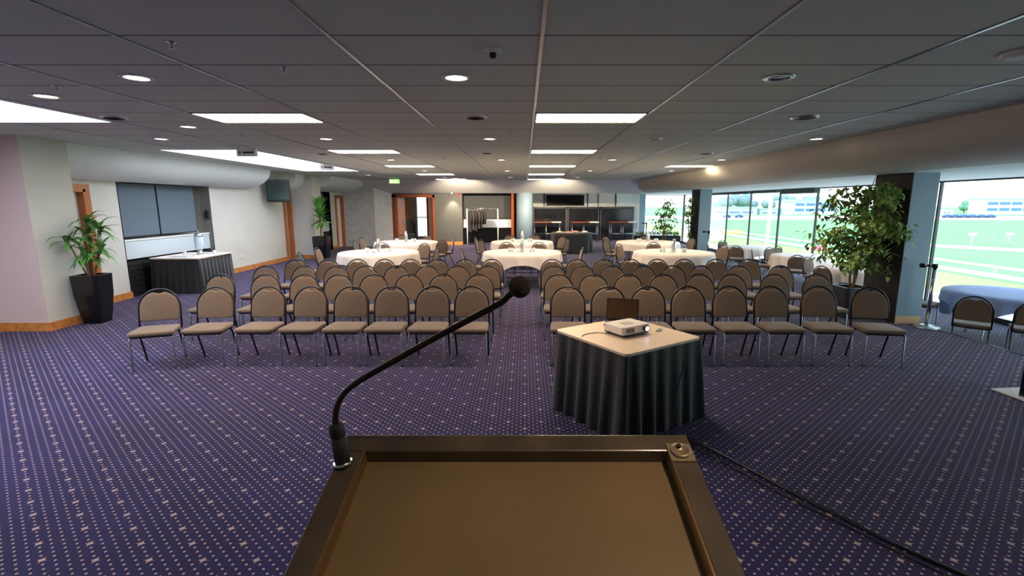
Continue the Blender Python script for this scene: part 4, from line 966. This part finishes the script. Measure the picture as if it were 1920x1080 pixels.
box(-.28, .28, -.28, .2, 0, .012).build('foot_plate', m_white, t, .004); box(-.2, .28, -.06, .0, .012, .45).build('panel', m_black, t, .005)

# ------------------------------------------------------------------ LECTERN
XL, XR = -.345, .315; YF, ZF = .887, 1.455
sl = math.atan2(1.455-1.377, .887-.612)
L0 = thing('lectern', 'dark lectern with brown recessed reading panel filling the foreground', 'lectern', ((XL+XR)/2, YF, 0))
hw = (XR-XL)/2
MT = Matrix.Translation((0, 0, ZF)) @ Matrix.Rotation(sl, 4, 'X')
def lb(x0, x1, v0, v1, w0, w1): return MB().box(x0, x1, -v1, -v0, w0, w1, MT)
D = .56; rw = .043
m_ = MB()
for a in ((-hw, hw, 0, rw, -.05, 0), (-hw, hw, D-rw, D, -.05, 0), (-hw, -hw+rw, rw, D-rw, -.05, 0), (hw-rw, hw, rw, D-rw, -.05, 0)): m_.box(a[0], a[1], -a[3], -a[2], a[4], a[5], MT)
m_.build('rim', m_lect, L0, .0025)
lb(-hw+rw-.002, hw-rw+.002, rw-.002, D-rw+.002, -.05, -.028).build('reading_panel', m_lectp, L0)
m_ = MB()
for a in ((-hw+rw, -hw+rw+.004, rw, D-rw), (hw-rw-.004, hw-rw, rw, D-rw)): MB().box(a[0], a[1], -a[3], -a[2], -.027, .002, MT).build('edge_strip', mat('brass_strip', (150, 120, 82), .3, .6), L0)

# body
zf, zn = ZF-.055, ZF-.055-D*math.sin(sl)
yn = -D*math.cos(sl)
m_ = MB()
def panel(p0, p1, z0a, z1a, z1b, th): pass
m_.add([(-hw+.03, -.03, .06), (hw-.03, -.03, .06), (hw-.03, -.05, .06), (-hw+.03, -.05, .06), (-hw+.03, -.03, zf), (hw-.03, -.03, zf), (hw-.03, -.05, zf-.006), (-hw+.03, -.05, zf-.006)], [(0, 1, 2, 3), (4, 7, 6, 5), (0, 4, 5, 1), (1, 5, 6, 2), (2, 6, 7, 3), (3, 7, 4, 0)])
m_.build('front_panel', m_lect, L0)
for s_ in (-1, 1):
    a, b = s_*(hw-.03), s_*(hw-.05)
    MB().add([(a, -.05, .06), (a, yn+.1, .06), (a, yn+.1, zn+.028), (a, -.05, zf-.006), (b, -.05, .06), (b, yn+.1, .06), (b, yn+.1, zn+.028), (b, -.05, zf-.006)], [(0, 1, 2, 3), (7, 6, 5, 4), (0, 4, 5, 1), (1, 5, 6, 2), (2, 6, 7, 3), (3, 7, 4, 0)]).build('side_panel', m_lect, L0)
box(-hw, hw, yn+.04, 0, 0, .06).build('plinth', m_lect, L0, .004)
# socket plate on the right rim
pl = lb(hw-.048, hw-.003, .028, .072, 0, .004).build('socket_plate', mat('plate_brass', (178, 156, 124), .35, .6), L0)
m_ = MB().lathe([(.017, .004), (.018, .009), (.013, .01), (.012, .0055), (.001, .005)], n=24, caps=False); m_.v = [tuple(MT @ Vector((x+hw-.0255, y-.049, z))) for x, y, z in m_.v]; m_.build('socket_ring', mat('plate_brass', (178, 156, 124)), pl)
m_ = MB().lathe([(.004, .0055), (.004, .0115), (.001, .012)], n=12); m_.v = [tuple(MT @ Vector((x+hw-.027, y-.039, z))) for x, y, z in m_.v]; m_.build('latch', m_blackm, pl)
# microphone
def ray(x, y, zc):
    tt = (540-y)/913; T = 159/913; p_ = math.atan(T); c_, s_ = math.cos(p_), math.sin(p_)
    return Vector(((x-984)/913*zc, zc*(c_+tt*s_), 1.9+zc*(tt*c_-s_)))
G = thing('gooseneck_microphone', 'black gooseneck microphone with round foam head on the lectern corner', 'microphone', (0, 0, 0))
b0 = ray(643, 868, .882); b1 = ray(629, 793, .875); b05 = b0.lerp(b1, .5)
MB().tube([b0-(b1-b0)*.04, b0+(b1-b0)*.04], .017, 20).build('base_ring', m_steel, G)
MB().tube([b0, b0.lerp(b1, .06), b0.lerp(b1, .6), b0.lerp(b1, .62), b0.lerp(b1, .66), b0.lerp(b1, .68), b0.lerp(b1, .95), b1], [.0105, .0135, .0135, .0118, .0118, .0135, .0135, .009], 20).build('connector', m_blackm, G)
nk = [ray(629, 793, .875), ray(630, 770, .873), ray(640, 745, .87), ray(665, 720, .865), ray(740, 676, .855), ray(830, 626, .84), ray(905, 586, .825), ray(940, 567, .818), ray(952, 556, .815), ray(962, 548, .812)]
MB().tube(smooth(nk, 6), .0056, 12).build('gooseneck', mat('gooseneck_black', (38, 28, 26), .3, .5), G)
hc = ray(975, 538, .808); MB().ball(hc, .0186, 24).build('foam_windscreen', m_foam, G)
# ------------------------------------------------------------------
